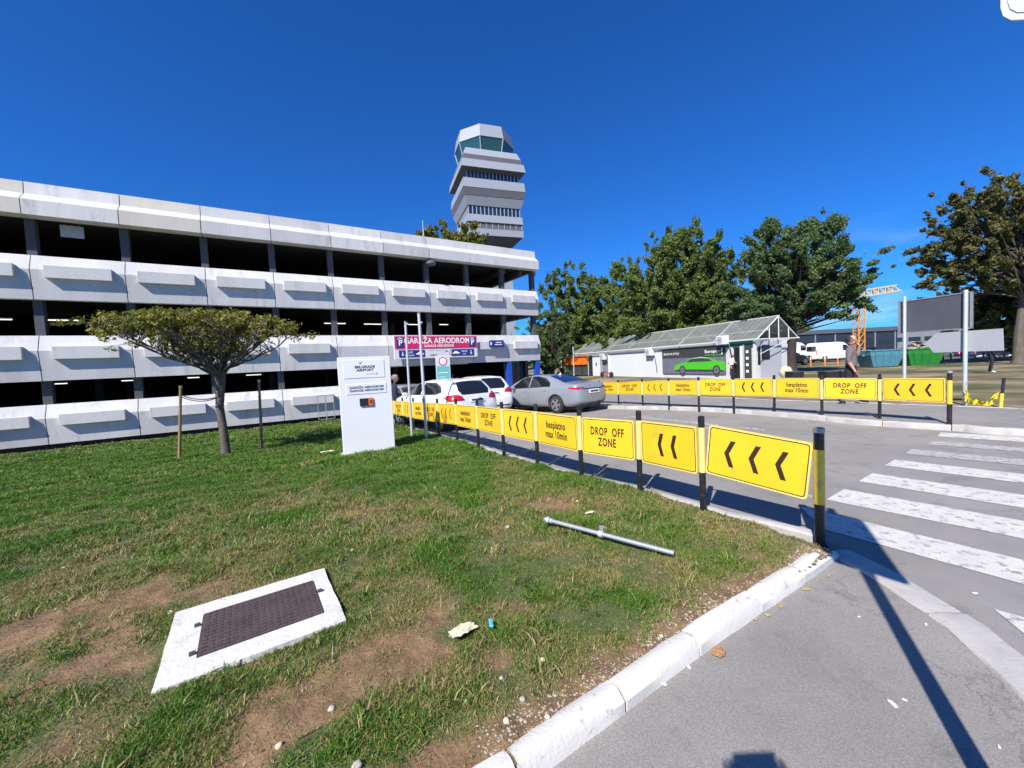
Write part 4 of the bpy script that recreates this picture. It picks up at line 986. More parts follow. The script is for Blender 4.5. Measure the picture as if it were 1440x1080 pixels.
aircon(KT(915)-.1,KZ(915,500,KT(915)),'white air conditioner with hose on the plain white container wall')
aircon(KT(1022),2.22,'white air conditioner at the roof edge above the green corner',-.15,.95)
aircon(KT(848),1.6,'white air conditioner between the open door and the plain white container',.2)
# side screens at the right end
se=kth('tent_screen','pale cloth screen closing the side behind the green corner of the rental office','screen',0); 
m=MB()
for i in range(8):
    pass
m.box(-.06,-.02,.5,2.2,zg,2.3); m.build('cloth','board_pale',se)
MB().box(-.02,.0,.55,1.2,1.15,2.05).build('window','glass_dark',se)
print('kiosk',L_,tA,tB,tC,tE)
# ================================================================== CARS
def lerp_prof(prof,x):
    if x<=prof[0][0]: return prof[0][1]
    for (a,b),(c,d) in zip(prof,prof[1:]):
        if x<=c: return b+(d-b)*(x-a)/(c-a) if c>a else d
    return prof[-1][1]
def smoothp(prof,x,e=.06): return (lerp_prof(prof,x-e)+lerp_prof(prof,x)*2+lerp_prof(prof,x+e))/4
class Car:
    def __init__(s,top,belt,wb,wt,zb,x0,x1,axles,wr,name='car'):
        s.ax=axles; s.wr=wr; s.x0=x0; s.x1=x1; s.W=max(w for _,w in wb)
        N=46; xs=[x0+(x1-x0)*(.5-.5*math.cos(math.pi*k/N))*.35+(x1-x0)*(k/N)*.65 for k in range(N+1)]
        bm=bmesh.new(); rows=[]
        for x in xs:
            zt_=smoothp(top,x); be=min(smoothp(belt,x),zt_-.02); b=smoothp(wb,x); t=min(smoothp(wt,x),b*.97); z0=smoothp(zb,x)
            gh=max(zt_-be,0)
            half=[(0,z0),(b*.8,z0),(b*.95,z0+.06),(b*.99,z0+.2),(b,z0+(be-z0)*.55),(b*.992,be-.12),(b*.965,be-.025),(b*.93,be+.01 if gh>.1 else be+gh*.3)]
            half+=[(t+(b*.93-t)*.12 if gh>.1 else b*.85,zt_-gh*.12 if gh>.1 else be+gh*.6),(t*.93,zt_-min(.03,gh*.2)),(t*.6,zt_-.006),(0,zt_)]
            ring_=[(y,z) for y,z in half]+[(-y,z) for y,z in half[-2:0:-1]]
            rows.append([bm.verts.new((x,y,z)) for y,z in ring_])
        n=len(rows[0])
        for a,b in zip(rows,rows[1:]):
            for k in range(n): bm.faces.new((a[k],a[(k+1)%n],b[(k+1)%n],b[k]))
        h=n//2
        for r_ in (rows[0],rows[-1]):
            for k in range(h): 
                a,b,c,d=r_[k],r_[(k+1)%n],r_[(n-k-1)%n],r_[(n-k)%n]
                vs=[]; [vs.append(q) for q in (a,b,c,d) if q not in vs]
                if len(vs)>2:
                    try: bm.faces.new(vs)
                    except ValueError: pass
        bmesh.ops.recalc_face_normals(bm,faces=bm.faces); me=bpy.data.meshes.new('tmp'); bm.to_mesh(me); bm.free()
        o=bpy.data.objects.new('tmp',me); COL.objects.link(o); m=o.modifiers.new('s','SUBSURF'); m.levels=m.render_levels=1
        dg=bpy.context.evaluated_depsgraph_get(); s.full=bpy.data.meshes.new_from_object(o.evaluated_get(dg))
        bm=bmesh.new(); bm.from_mesh(s.full); s.bvh=BVHTree.FromBMesh(bm); bm.free()
        # wheel arches
        c=MB()
        for ax_ in axles: 
            for sd_ in (-1,1):
                c.lathe([(wr+.055,-.14),(wr+.055,.2)],28,(ax_,sd_*(s.W-.06),wr),'y')
        ce=bpy.data.meshes.new('c'); ce.from_pydata(c.v,[],c.f); fix(ce); co_=bpy.data.objects.new('cut',ce); COL.objects.link(co_)
        b=o.modifiers.new('b','BOOLEAN'); b.object=co_; b.operation='DIFFERENCE'; b.solver='EXACT'
        dg=bpy.context.evaluated_depsgraph_get(); s.body=bpy.data.meshes.new_from_object(o.evaluated_get(dg)); s.body.name='body'
        bpy.data.objects.remove(o); bpy.data.objects.remove(co_); s.body.shade_smooth()
        bm=bmesh.new(); bm.from_mesh(s.body)
        for e in bm.edges: e.smooth=not (len(e.link_faces)==2 and e.calc_face_angle(0)>R(32))
        bm.to_mesh(s.body); bm.free()
    def decal(s,name,poly,axis,sgn,mt,parent,off=.006,res=.09,shift=None):
        # polygon in the plane across `axis`, laid on the body from the side sgn
        bm=bmesh.new(); ia,ib={'x':(1,2),'y':(0,2),'z':(0,1)}[axis]; k={'x':0,'y':1,'z':2}[axis]
        vs=[]
        for p in poly:
            c=[0,0,0]; c[ia]=p[0]; c[ib]=p[1]; vs.append(bm.verts.new(c))
        bm.faces.new(vs); bmesh.ops.triangulate(bm,faces=bm.faces[:])
        for i,c0 in ((ia,0),(ib,1)):
            lo=min(p[c0] for p in poly);hi=max(p[c0] for p in poly); q=lo+res
            while q<hi-1e-4:
                co=[0,0,0];no=[0,0,0];co[i]=q;no[i]=1
                bmesh.ops.bisect_plane(bm,geom=bm.verts[:]+bm.edges[:]+bm.faces[:],plane_co=co,plane_no=no); q+=res
        bmesh.ops.remove_doubles(bm,verts=bm.verts,dist=1e-4)
        bad=[]
        for v in bm.verts:
            o=Vector(v.co); o[k]=sgn*9; d=Vector((0,0,0)); d[k]=-sgn
            h=s.bvh.ray_cast(o,d)
            if h[0] is None: bad.append(v)
            else: v.co=h[0]+h[1]*off*(1 if h[1].dot(d)<0 else -1)
        if bad: bmesh.ops.delete(bm,geom=bad,context='VERTS')
        me=bpy.data.meshes.new(name); bm.to_mesh(me); bm.free(); me.materials.append(M[mt]); me.shade_smooth()
        return link(name,me,parent)
def strip(pts,w):        # polyline -> thin polygon
    a=[];b=[]
    for i,p in enumerate(pts):
        q=pts[max(i-1,0)]; r_=pts[min(i+1,len(pts)-1)]; dx,dy=r_[0]-q[0],r_[1]-q[1]; l=math.hypot(dx,dy) or 1
        a.append((p[0]-dy/l*w/2,p[1]+dx/l*w/2)); b.append((p[0]+dy/l*w/2,p[1]-dx/l*w/2))
    return a+b[::-1]
def wheel_meshes(r,wd=.2,spokes=10):
    m=MB(); m.lathe([(.001,-wd/2+.08),(r*.63,-wd/2+.08),(r*.66,-wd/2),(r*.9,-wd/2),(r*.985,-wd/2+.02),(r,-wd/2+.05),(r,wd/2-.05),(r*.985,wd/2-.02),(r*.9,wd/2),(r*.62,wd/2),(.001,wd/2-.01)],28,(0,0,0),'y')
    t=m
    q=MB(); q.lathe([(r*.1,-wd/2+.01),(r*.12,-wd/2+.012),(r*.14,-wd/2+.03),(r*.14,0)],14,(0,0,0),'y')
    q.lathe([(r*.6,-wd/2+.01),(r*.66,-wd/2+.002),(r*.67,-wd/2+.02),(r*.62,-.0),(r*.6,0)],28,(0,0,0),'y',cap=False)
    for k in range(spokes):
        a=2*math.pi*k/spokes+(.12 if k%2 else -.12); M4=Matrix.Rotation(a,4,'Y'); q.box(-.022,.022,-wd/2+.01,-wd/2+.035,r*.1,r*.64,None,M4)
    return t,q
def dress(c,root,paint,style,full=True):
    bd=link('body',c.body,root); 
    if not c.body.materials: c.body.materials.append(M[paint])
    if len(c.body.materials) : c.body.materials[0]=M[paint]
    P=style
    for sd_,nm in ((1,'l'),(-1,'r')):
        for w in P['side']: c.decal('side_window',w,'y',sd_,'glass_dark',root)
        for w in P.get('trim',[]): c.decal('window_trim',strip(w,.022),'y',sd_,'trim_black',root,.009)
        for w in P.get('seams',[]): c.decal('door_seam',strip(w,.012),'y',sd_,'seam',root,.003,.15)
        for w in P.get('handles',[]): c.decal('door_handle',strip([(w[0]-.08,w[1]),(w[0]+.08,w[1]+.005)],.03),'y',sd_,P.get('handle_mt','steel'),root,.02)
        for w in P.get('sidelamp',[]): c.decal('tail_light',w,'y',sd_,'lamp_red',root,.008,.05)
        c.decal('sill',strip([(c.ax[0]+c.wr+.1,.23),(c.ax[1]-c.wr-.1,.23)],.07),'y',sd_,'trim_black' if P.get('sill') else 'seam',root,.004,.2)
        mx,mz=P['mirror']; yb=c.bvh.ray_cast(Vector((mx,sd_*3,mz)),Vector((0,-sd_,0)))[0]
        if yb: 
            y0=yb.y; m=MB(); m.lathe([(.0,-.09),(.05,-.08),(.075,0),(.07,.07),(.0,.08)],12,(0,0,0),'y'); m.xf(Matrix.Translation((mx,y0+sd_*.12,mz+.03))@Matrix.Diagonal((.7,1.1,.8,1))); m.build('mirror',P.get('mirror_mt',paint),root,smooth=True)
    c.decal('rear_window',P['rear'][0],P['rear'][1],P['rear'][2],P.get('rear_mt','glass_dark'),root,.006)
    c.decal('windshield',P['front'],'z',1,'glass_dark',root,.006)
    for poly in P['tails']: c.decal('tail_light',poly,'x',-1,'lamp_red',root,.012,.05)
    for poly in P.get('darks',[]): c.decal('bumper_trim',poly,'x',-1,'trim_black',root,.006,.1)
    pl=c.decal('number_plate',P['plate'],'x',-1,'white_text',root,.018,.3)
    (ya,za),(yb_,zb_)=P['plate'][0],P['plate'][2]
    c.decal('plate_marks',[(ya*.82,za+.03),(yb_*.75,za+.03),(yb_*.75,zb_-.03),(ya*.82,zb_-.03)],'x',-1,'seam',pl,.021,.3)
    for poly in P['heads']:
        c.decal('headlight',poly,'x',1,'lamp_clear',root,.01,.05)
    c.decal('grille',P['grille'],'x',1,'trim_black',root,.008,.1)
    if 'spoiler' in P: c.decal('spoiler',P['spoiler'],'z',1,paint,root,.03)
    t,q=P['wheels']
    for i,ax_ in enumerate(c.ax):
        for sd_ in (1,-1):
            if 'tm' not in P:
                w=t.build('wheel','rubber',root,smooth=True); P['tm']=w.data; r_=q.build('rim','rim',w); P['rm']=r_.data
            else:
                w=link('wheel',P['tm'],root); r_=link('rim',P['rm'],w)
            w.location=(ax_,sd_*(c.W-.115),c.wr); w.rotation_euler=(0,R(random.uniform(0,70)),math.pi if sd_>0 else 0)
    # dark underside
    MB().box(c.x0+.25,c.x1-.25,-c.W+.28,c.W-.28,.16,.3).build('chassis','trim_black',root)
# --- sedan
sed=Car([(-1.02,.62),(-.99,.9),(-.93,1.04),(-.5,1.075),(-.28,1.1),(.1,1.24),(.5,1.37),(.95,1.43),(1.5,1.44),(1.95,1.385),(2.45,1.18),(2.78,1.0),(3.2,.91),(3.48,.78),(3.6,.62),(3.64,.45)],
 [(-1.02,.6),(-.9,.97),(0,.965),(1,.93),(2,.9),(2.75,.88),(3.3,.8),(3.6,.55)],
 [(-1.02,.62),(-.95,.74),(-.75,.835),(-.4,.875),(.2,.89),(2.6,.885),(3.0,.86),(3.35,.78),(3.55,.66),(3.64,.5)],
 [(-1.02,.5),(-.9,.66),(-.4,.68),(.0,.62),(.5,.565),(1.5,.57),(2.2,.6),(2.8,.68),(3.4,.62),(3.64,.4)],
 [(-1.02,.36),(-.8,.24),(-.4,.2),(3,.19),(3.64,.26)],-1.02,3.64,(0,2.7),.325)
SED=dict(side=[[(1.42,.975),(2.42,.955),(2.32,1.07),(1.98,1.29),(1.72,1.365),(1.42,1.375)],[(.28,1.0),(1.36,.975),(1.36,1.375),(1.05,1.37),(.62,1.285),(.34,1.12)]],
 trim=[[(.24,.985),(1.4,.96),(2.45,.94)]],seams=[[(1.4,.95),(1.4,.32)],[(2.42,.93),(2.4,.75),(2.36,.32)],[(.34,.98),(.28,.7),(.5,.35)]],handles=[(.5,.84),(1.62,.82)],
 sidelamp=[[(-.98,.81),(-.6,.88),(-.62,.92),(-.97,.91)]],mirror=(2.18,.93),
 rear=([(-.26,-.6),(-.26,.6),(.52,.5),(.56,0),(.52,-.5)],'z',1),rear_mt='glass_blue',front=[(1.95,-.52),(1.95,.52),(2.62,.62),(2.7,0),(2.62,-.62)],
 tails=[[(.45,.86),(.72,.84),(.72,.9),(.45,.9)],[(-.45,.86),(-.72,.84),(-.72,.9),(-.45,.9)]],darks=[[(-.78,.3),(.78,.3),(.72,.38),(-.72,.38)],[(-.5,.82),(.5,.82),(.48,.85),(-.48,.85)]],plate=[(-.27,.68),(.27,.68),(.27,.8),(-.27,.8)],
 heads=[[(.4,.62),(.85,.66),(.85,.76),(.45,.7)],[(-.4,.62),(-.85,.66),(-.85,.76),(-.45,.7)]],grille=[(-.5,.3),(.5,.3),(.4,.55),(-.4,.55)],wheels=wheel_meshes(.325))
# --- hatchback
hat=Car([(-.76,.55),(-.74,.9),(-.66,1.06),(-.45,1.3),(-.28,1.43),(.3,1.475),(.9,1.48),(1.4,1.43),(1.95,1.2),(2.3,1.02),(2.8,.92),(3.1,.78),(3.24,.55)],
 [(-.76,.6),(-.6,1.0),(0,.99),(1,.95),(2,.92),(2.8,.84),(3.24,.5)],
 [(-.76,.66),(-.68,.76),(-.45,.84),(0,.87),(2.4,.86),(2.8,.8),(3.1,.68),(3.24,.5)],
 [(-.76,.55),(-.55,.6),(-.3,.57),(.4,.585),(1.4,.585),(2.2,.64),(2.8,.66),(3.24,.4)],
 [(-.76,.36),(-.5,.24),(0,.2),(2.8,.19),(3.24,.27)],-.76,3.24,(0,2.49),.31)
HAT=dict(side=[[(1.1,1.02),(2.1,.985),(1.9,1.15),(1.5,1.34),(1.1,1.39)],[(-.05,1.12),(.2,1.05),(1.04,1.02),(1.04,1.39),(.4,1.38),(.1,1.28)]],
 trim=[],seams=[[(1.07,1.0),(1.07,.32)],[(2.1,.96),(2.05,.32)],[(.12,1.03),(.1,.75),(.36,.35)]],handles=[(.28,.9),(1.25,.88)],handle_mt='car_white2',
 sidelamp=[[(-.74,.88),(-.4,.93),(-.3,1.02),(-.62,1.06)]],mirror=(1.9,1.0),
 rear=([(-.46,1.04),(.46,1.04),(.53,1.16),(.46,1.36),(0,1.4),(-.46,1.36),(-.53,1.16)],'x',-1),front=[(1.45,-.53),(1.45,.53),(2.15,.62),(2.22,0),(2.15,-.62)],
 tails=[[(.42,.9),(.82,.87),(.82,1.03),(.5,1.02)],[(-.42,.9),(-.82,.87),(-.82,1.03),(-.5,1.02)]],darks=[[(-.7,.32),(.7,.32),(.66,.46),(-.66,.46)]],plate=[(-.26,.82),(.26,.82),(.26,.93),(-.26,.93)],
 heads=[[(.4,.6),(.8,.66),(.8,.8),(.5,.72)],[(-.4,.6),(-.8,.66),(-.8,.8),(-.5,.72)]],grille=[(-.45,.3),(.45,.3),(.4,.52),(-.4,.52)],wheels=wheel_meshes(.31),spoiler=[(-.33,-.5),(-.33,.5),(-.22,.52),(-.22,-.52)])
# --- van
van=Car([(-1.05,.55),(-1.05,1.6),(-1.0,2.3),(-.8,2.46),(2.4,2.48),(2.9,2.4),(3.3,2.1),(3.85,1.45),(4.3,1.2),(4.6,1.0),(4.7,.6)],
 [(-1.05,1.2),(3,1.3),(3.9,1.18),(4.7,.6)],[(-1.05,.93),(-.9,.97),(3.6,.97),(4.2,.92),(4.55,.8),(4.7,.65)],
 [(-1.05,.86),(3,.84),(3.6,.8),(4.3,.75),(4.7,.5)],[(-1.05,.4),(-.5,.3),(4,.27),(4.7,.33)],-1.05,4.7,(0,3.6),.35)
VAN=dict(side=[[(2.55,1.35),(3.75,1.33),(3.35,1.85),(3.05,2.05),(2.55,2.08)]],trim=[[(-.9,.72),(2.4,.72)]],seams=[[(2.45,2.2),(2.45,.45)],[(1.1,2.3),(1.1,.45)],[(3.7,1.3),(3.6,.5)]],handles=[(2.65,1.15),(1.3,1.15)],handle_mt='trim_black',
 mirror=(3.6,1.4),mirror_mt='trim_black',rear=([(-.7,1.35),(.7,1.35),(.68,2.0),(-.68,2.0)],'x',-1),front=[(3.15,-.75),(3.15,.75),(3.8,.8),(3.86,0),(3.8,-.8)],
 tails=[[(.76,.9),(.86,.9),(.86,1.5),(.76,1.5)],[(-.76,.9),(-.86,.9),(-.86,1.5),(-.76,1.5)]],plate=[(-.26,.6),(.26,.6),(.26,.72),(-.26,.72)],
 heads=[[(.5,.85),(.88,.9),(.85,1.08),(.6,1.02)],[(-.5,.85),(-.88,.9),(-.85,1.08),(-.6,1.02)]],grille=[(-.55,.5),(.55,.5),(.5,.85),(-.5,.85)],wheels=wheel_meshes(.35),sill=1)
def place(root,p,az,z=None,sc=1):
    root.location=(p.x,p.y,ztf(p.x,p.y) if z is None else z); root.rotation_euler=(0,0,math.pi/2-az); root.scale=(sc,sc,sc)
# silver sedan: rear left wheel at (782.6,581.5), front left wheel at (717.7,575)
a=G(782.6,581.5); b=G(717.7,574.5); az=math.atan2((b-a).x,(b-a).y); d=(b-a).normalized(); print('wheelbase',(b-a).length)
right=Vector((d.y,-d.x,0)); ctr=a+right*.86
best=None
for k in range(-90,0):
    az_=R(k*1.0); q=a+Vector((math.sin(az_),math.cos(az_),0))*2.7; dd=q-CAM; w_=dd.dot(cF); uu=720+FPX*dd.dot(cR)/w_
    if best is None or abs(uu-717.7)<best[0]: best=(abs(uu-717.7),az_)
az=best[1]; d=Vector((math.sin(az),math.cos(az),0)); b=a+d*2.7; b.z=ztf(b.x,b.y); right=Vector((d.y,-d.x,0)); ctr=a+right*.86; print('sedan az',math.degrees(az))
s1=thing('silver_sedan','silver four door sedan waiting between the yellow barriers','car'); dress(sed,s1,'car_silver',SED)
slope=math.atan2(b.z-a.z,(b-a).length); place(s1,ctr,az,a.z); s1.rotation_euler=(0,-slope,math.pi/2-az); s1.scale=(1.06,1,1)
MB().prism([(0,0),(.16,0),(.03,.09)],-.012,.012,'y').build('antenna_fin','white_sheet',s1,(.45,0,1.375))
def heading_at(root,u,v,zref,y,az,sc=1):
    # put a point of height zref of the rear centre on the ray (u,v) at depth y
    p=DY(u,v,y); root.location=(p.x,p.y,0); return p
# white hatchback: lamps at (644.5,555.5) and (689.5,550.5), height .95
def solve_car(l,r_,h,half,rear_x,zoff=0,ang=None):
    best=None
    for y in np.arange(7,22,.05):
        p=DY(l[0],l[1],y); g=ztf(p.x,p.y)
        e=abs(p.z-g-h)
        if best is None or e<best[0]: best=(e,p)
    pl=best[1]
    bb=None
    for y in np.arange(pl.y-1.7,pl.y+1.7,.02):
        q=DY(r_[0],r_[1],y); e=abs(math.hypot(q.x-pl.x,q.y-pl.y)-2*half)
        if q.y>=pl.y-.2 and (bb is None or e<bb[0]): bb=(e,q)
    pr=bb[1]; v=(pr-pl); v.z=0; v.normalize(); f=Vector((-v.y,v.x,0)); c=(pl+pr)/2; c.z=0
    print('car',pl,pr,math.degrees(math.atan2(f.x,f.y)))
    return c-f*rear_x*1.0, math.atan2(f.x,f.y)
c1,az1=solve_car((647,555.5),(689.5,550.5),.95,.76,-.6)
az1=R(-42)
s2=thing('white_hatchback','white hatchback with red tail lights queueing ahead of the silver sedan','car'); dress(hat,s2,'car_white',HAT)
fdir=Vector((math.sin(az1),math.cos(az1),0)); c1=(lambda p: Vector((p.x,p.y,0)))(DY(669,553,11.3))+fdir*.65
place(s2,c1,az1)
MB().tube([(0,0,0),(-.05,0,.16)],[.012,.006],6).build('antenna','trim_black',s2,(.5,0,1.47))
s3=thing('white_wagon','second white car, taller and partly hidden behind the nearer white hatchback','car'); dress(hat,s3,'car_white2',dict(HAT))
az3=R(-24); f3=Vector((math.sin(az3),math.cos(az3),0)); c3=(lambda p: Vector((p.x,p.y,0)))(DY(692,543,14.6))+f3*.65; place(s3,c3,az3,sc=1.04)
# car in the entrance, nose hidden by the totem
s4=copy_tree(s2); tag(s4,'dark windowed silver car inside the garage entrance behind the steel poles','car'); s4.name='parked_car'
c4=(lambda p: Vector((p.x,p.y,0)))(DY(570,560,17.0)); place(s4,c4,R(150),z=-.5)
for ch in s4.children:
    if ch.name.startswith('body'): ch.data=ch.data.copy(); ch.data.materials[0]=M['car_silver']
# vans and far cars
v1=thing('white_van','white panel van parked behind the dumpsters, nearest the right of its row','van'); dress(van,v1,'car_white',VAN)
def far(u,v,h=0):
    p=G(u,v,h); return p
p=DY(1163,508,51); place(v1,Vector((p.x-1.1,p.y,0)),R(84),z=p.z-.05)
v2=copy_tree(v1); tag(v2,'white panel van with dark windows left of the other van and behind the tree trunk','van'); p=DY(1108,508,52); place(v2,Vector((p.x-1.3,p.y,0)),R(80),z=p.z-.05)
cols=['car_black','car_blue','car_grey','car_white','car_red','car_silver','car_white2']
spec=[(1012,510,60,'car_grey','hat'),(1078,511,46,'car_blue','sed'),(1096,512,44,'car_black','hat'),(1124,512,46,'car_black','sed'),(1212,507,53,'car_white','hat'),(1228,508,47,'car_blue','sed'),(1262,509,44,'car_silver','sed'),(1285,506,50,'car_white2','hat'),(1322,507,48,'car_grey','sed'),(1343,506,50,'car_black','hat'),(1385,505,47,'car_blue','sed'),(1412,506,45,'car_black','sed'),(1438,508,42,'car_white','hat')]
labs=['grey car parked far behind the kiosks','dark blue car seen under the canopy right of the rental office','black hatchback left of the tree trunk','black car in front of the white vans','white car roof seen right of the man on the phone','dark blue car behind the blue dumpster','silver car behind the gap between blue and green dumpsters','white hatchback behind the green dumpster','grey car behind the arrow board','black car behind the right sign post','dark blue car behind the man in dark trousers','black car behind the trunk of the right tree','white car at the right edge of the photo']
for (u,v,y,pc,kd),lb in zip(spec,labs):
    src=s1 if kd=='sed' else s2; c=copy_tree(src); c.scale=(1,1,1); c.name='parked_car'; tag(c,lb,'car',group='cars parked in the far lot')
    p=DY(u,v,y); place(c,Vector((p.x,p.y,0)),R(random.choice([82,86,-95,-99])+random.uniform(-8,8)),z=p.z-.1)
    for ch in c.children:
        if ch.name.startswith('body'):
            ch.material_slots[0].link='OBJECT'; ch.material_slots[0].material=M[pc]
# ================================================================== PEOPLE
def person(name,label,J,cols,hair,scale=1,shoe='shoe_black',stripe=False,hairlen=0,bulk=1.0):
    """J: joints in metres, feet at z 0, facing -y before rotation"""
    root=thing(name,label,'person')
    R_={'pel':.135,'waist':.125,'chest':.15,'neck0':.07,'neck':.052,'shL':.07,'shR':.07,'elL':.042,'elR':.042,'wrL':.027,'wrR':.027,'hipL':.09,'hipR':.09,'knL':.06,'knR':.06,'anL':.04,'anR':.04,'toL':.035,'toR':.035,'heL':.035,'heR':.035,'haL':.03,'haR':.03}
    ed=[('pel','waist'),('waist','chest'),('chest','neck0'),('neck0','neck'),('chest','shL'),('chest','shR'),('shL','elL'),('elL','wrL'),('wrL','haL'),('shR','elR'),('elR','wrR'),('wrR','haR'),('pel','hipL'),('pel','hipR'),('hipL','knL'),('knL','anL'),('hipR','knR'),('knR','anR'),('anL','toL'),('anR','toR')]
    names=[k for k in R_ if k in J]; idx={k:i for i,k in enumerate(names)}
    me=bpy.data.meshes.new('tmp'); me.from_pydata([J[k] for k in names],[(idx[a],idx[b]) for a,b in ed],[])
    o=bpy.data.objects.new('tmp',me); COL.objects.link(o); o.modifiers.new('k','SKIN'); sm=o.modifiers.new('s','SUBSURF'); sm.levels=sm.render_levels=1
    for i,k in enumerate(names): q_=bulk if k in('pel','waist','chest','shL','shR','hipL','hipR','elL','elR') else 1; me.skin_vertices[0].data[i].radius=(R_[k]*q_,R_[k]*q_*(.72 if k in('pel','waist','chest','neck0') else 1)); me.skin_vertices[0].data[i].use_root=(k=='pel')
    dg=bpy.context.evaluated_depsgraph_get(); bmx=bpy.data.meshes.new_from_object(o.evaluated_get(dg)); bpy.data.objects.remove(o)
    mats=list(dict.fromkeys(cols.values())); 
    segcol={('pel','waist'):'top',('waist','chest'):'top',('chest','neck0'):'top',('neck0','neck'):'skin',('chest','shL'):'top',('chest','shR'):'top',('shL','elL'):'sleeve',('shR','elR'):'sleeve',('elL','wrL'):'fore',('elR','wrR'):'fore',('wrL','haL'):'skin',('wrR','haR'):'skin',('anL','toL'):'shoe',('anR','toR'):'shoe'}
    bm=bmesh.new(); bm.from_mesh(bmx)
    # head: ellipsoid with nose, joined into the body mesh
    n=Vector(J['neck']); hd=n+Vector((J.get('hx',0),J.get('hy',-.02),.12)); fx=J.get('face',0)
    def addm(mb,mt_):
        base=len(bm.verts); vs=[bm.verts.new(p) for p in mb.v]
        for f in mb.f:
            g=bm.faces.new([vs[i] for i in f]); g.material_index=mats.index(mt_); g.tag=True; g.smooth=True
    hm=MB(); hm.lathe([(.0,-.12),(.035,-.115),(.055,-.09),(.066,-.04),(.075,.01),(.077,.05),(.066,.09),(.04,.118),(0,.125)],16)
    hm.lathe([(.0,-.03),(.013,-.02),(.01,.015),(.0,.02)],8,(0,-.083,-.02)); hm.tube([(-.025,-.07,-.065),(.025,-.07,-.065)],.008,6)
    for sx in(-1,1): hm.tube([(sx*.075,.0,-.03),(sx*.082,.005,.02)],.012,6); hm.tube([(sx*.028,-.071,.012),(sx*.034,-.07,.012)],.009,6)
    hm.xf(Matrix.Translation(hd)@Matrix.Rotation(fx,4,'Z')@Matrix.Diagonal((1,1.18,1,1)))
    addm(hm,cols['skin'])
    for s_ in 'LR':           # fingers
        w=Vector(J['wr'+s_]); h=Vector(J['ha'+s_]); d=(h-w).normalized(); sd_=d.cross(Vector((0,1,0) if abs(d.y)<.8 else (1,0,0))).normalized(); nn=d.cross(sd_)
        fm=MB()
        for k,(o_,l) in enumerate(((-.03,.06),(-.01,.072),(.01,.068),(.03,.055))):
            b0=h+sd_*o_+d*.015; fm.tube([b0,b0+d*l*.5+nn*.008,b0+d*l*.85+nn*.03],[.0095,.0085,.006],6)
        fm.tube([w+d*.03+sd_*.02,w+d*.05+sd_*.05,w+d*.085+sd_*.055+nn*.02],[.012,.011,.007],6); addm(fm,cols['skin'])
    for f in bm.faces:
        if f.tag: continue
        c=f.calc_center_median(); best=None
        for a,b in ed:
            A=Vector(J[a]);B=Vector(J[b]); ab=B-A; t=max(0,min(1,(c-A).dot(ab)/ab.length_squared)); d=(c-A-ab*t).length-R_[a]*.5
            if best is None or d<best[0]: best=(d,(a,b))
        k=segcol.get(best[1],'bottom')
        if best[1]==('pel','waist') and c.z<J['pel'][2]+.04: k='bottom'
        f.material_index=mats.index(cols[k]); f.smooth=True
    bmx.materials.clear(); [bmx.materials.append(M[m_]) for m_ in mats]; bm.to_mesh(bmx); bm.free(); bmx.name='body'
    bo=link('body',bmx,root)
    hm=MB(); hm.lathe([(.08,-.02-hairlen),(.084,.02),(.078,.07),(.05,.11),(0,.135)],16,(0,.012,0)); hm.xf(Matrix.Translation(hd)@Matrix.Rotation(fx,4,'Z')@Matrix.Rotation(R(-14),4,'X')@Matrix.Diagonal((1.0,1.18,1.02,1))); hm.build('hair',hair,root,smooth=True)
    return root
STAND=dict(pel=(0,0,.97),waist=(0,.0,1.12),chest=(0,.0,1.34),neck0=(0,0,1.47),neck=(0,-.01,1.54),shL=(.17,0,1.42),shR=(-.17,0,1.42),elL=(.24,.03,1.13),elR=(-.24,.03,1.13),wrL=(.25,-.08,.9),wrR=(-.25,-.08,.9),haL=(.25,-.11,.83),haR=(-.25,-.11,.83),hipL=(.09,0,.9),hipR=(-.09,0,.9),knL=(.1,-.02,.5),knR=(-.1,-.02,.5),anL=(.1,.03,.09),anR=(-.1,.03,.09),toL=(.11,-.14,.035),toR=(-.11,-.14,.035))
# man on the phone: walks to the right, body seen from the side, hand at the ear
J=dict(STAND); J.update(knL=(.08,-.12,.5),anL=(.09,-.18,.1),toL=(.1,-.34,.05),knR=(-.08,.05,.5),anR=(-.09,.22,.1),toR=(-.09,.08,.035),elL=(.25,-.13,1.22),wrL=(.13,-.16,1.5),haL=(.1,-.12,1.58),waist=(0,-.03,1.12))
m1=person('person','man in grey T shirt and dark trousers talking on a phone behind the far barrier',J,dict(top='shirt_grey',sleeve='shirt_grey',fore='skin',skin='skin',bottom='trousers_dark',shoe='shoe_black'),'hair_dark',bulk=1.28)
p=G(1196,568,.1); m1.location=(p.x,p.y,p.z); m1.rotation_euler=(0,0,R(48)); m1.scale=(1.1,1.1,1.03)
MB().box(-.004,.004,-.035,.035,-.07,.07).build('phone','screen',m1,(.092,-.07,1.63))
MB().box(.165,.172,-.03,.03,.5,.95).build('side_stripe','white_text',m1,(-.03,-.02,0))
m2=person('person','person in dark trousers with white side stripe and white shoes below the arrow board',dict(STAND,knL=(.1,-.08,.5),toR=(-.2,-.12,.035)),dict(top='denim_dark',sleeve='denim_dark',fore='denim_dark',skin='skin',bottom='trousers_dark',shoe='shoe_white'),'hair_dark')
p=G(1393,524,.0); m2.location=(p.x,p.y,p.z); m2.rotation_euler=(0,0,R(60)); MB().box(.145,.152,-.015,.015,.12,.95).build('side_stripe','white_text',m2,(0,0,0))
m3=person('person','woman with dark red hair and white blouse in the office doorway',dict(STAND,elL=(.26,-.02,1.16),wrL=(.12,-.2,1.15),haL=(.06,-.24,1.15)),dict(top='white_cloth',sleeve='white_cloth',fore='skin',skin='skin',bottom='trousers_dark',shoe='shoe_black'),'hair_red',hairlen=.08)
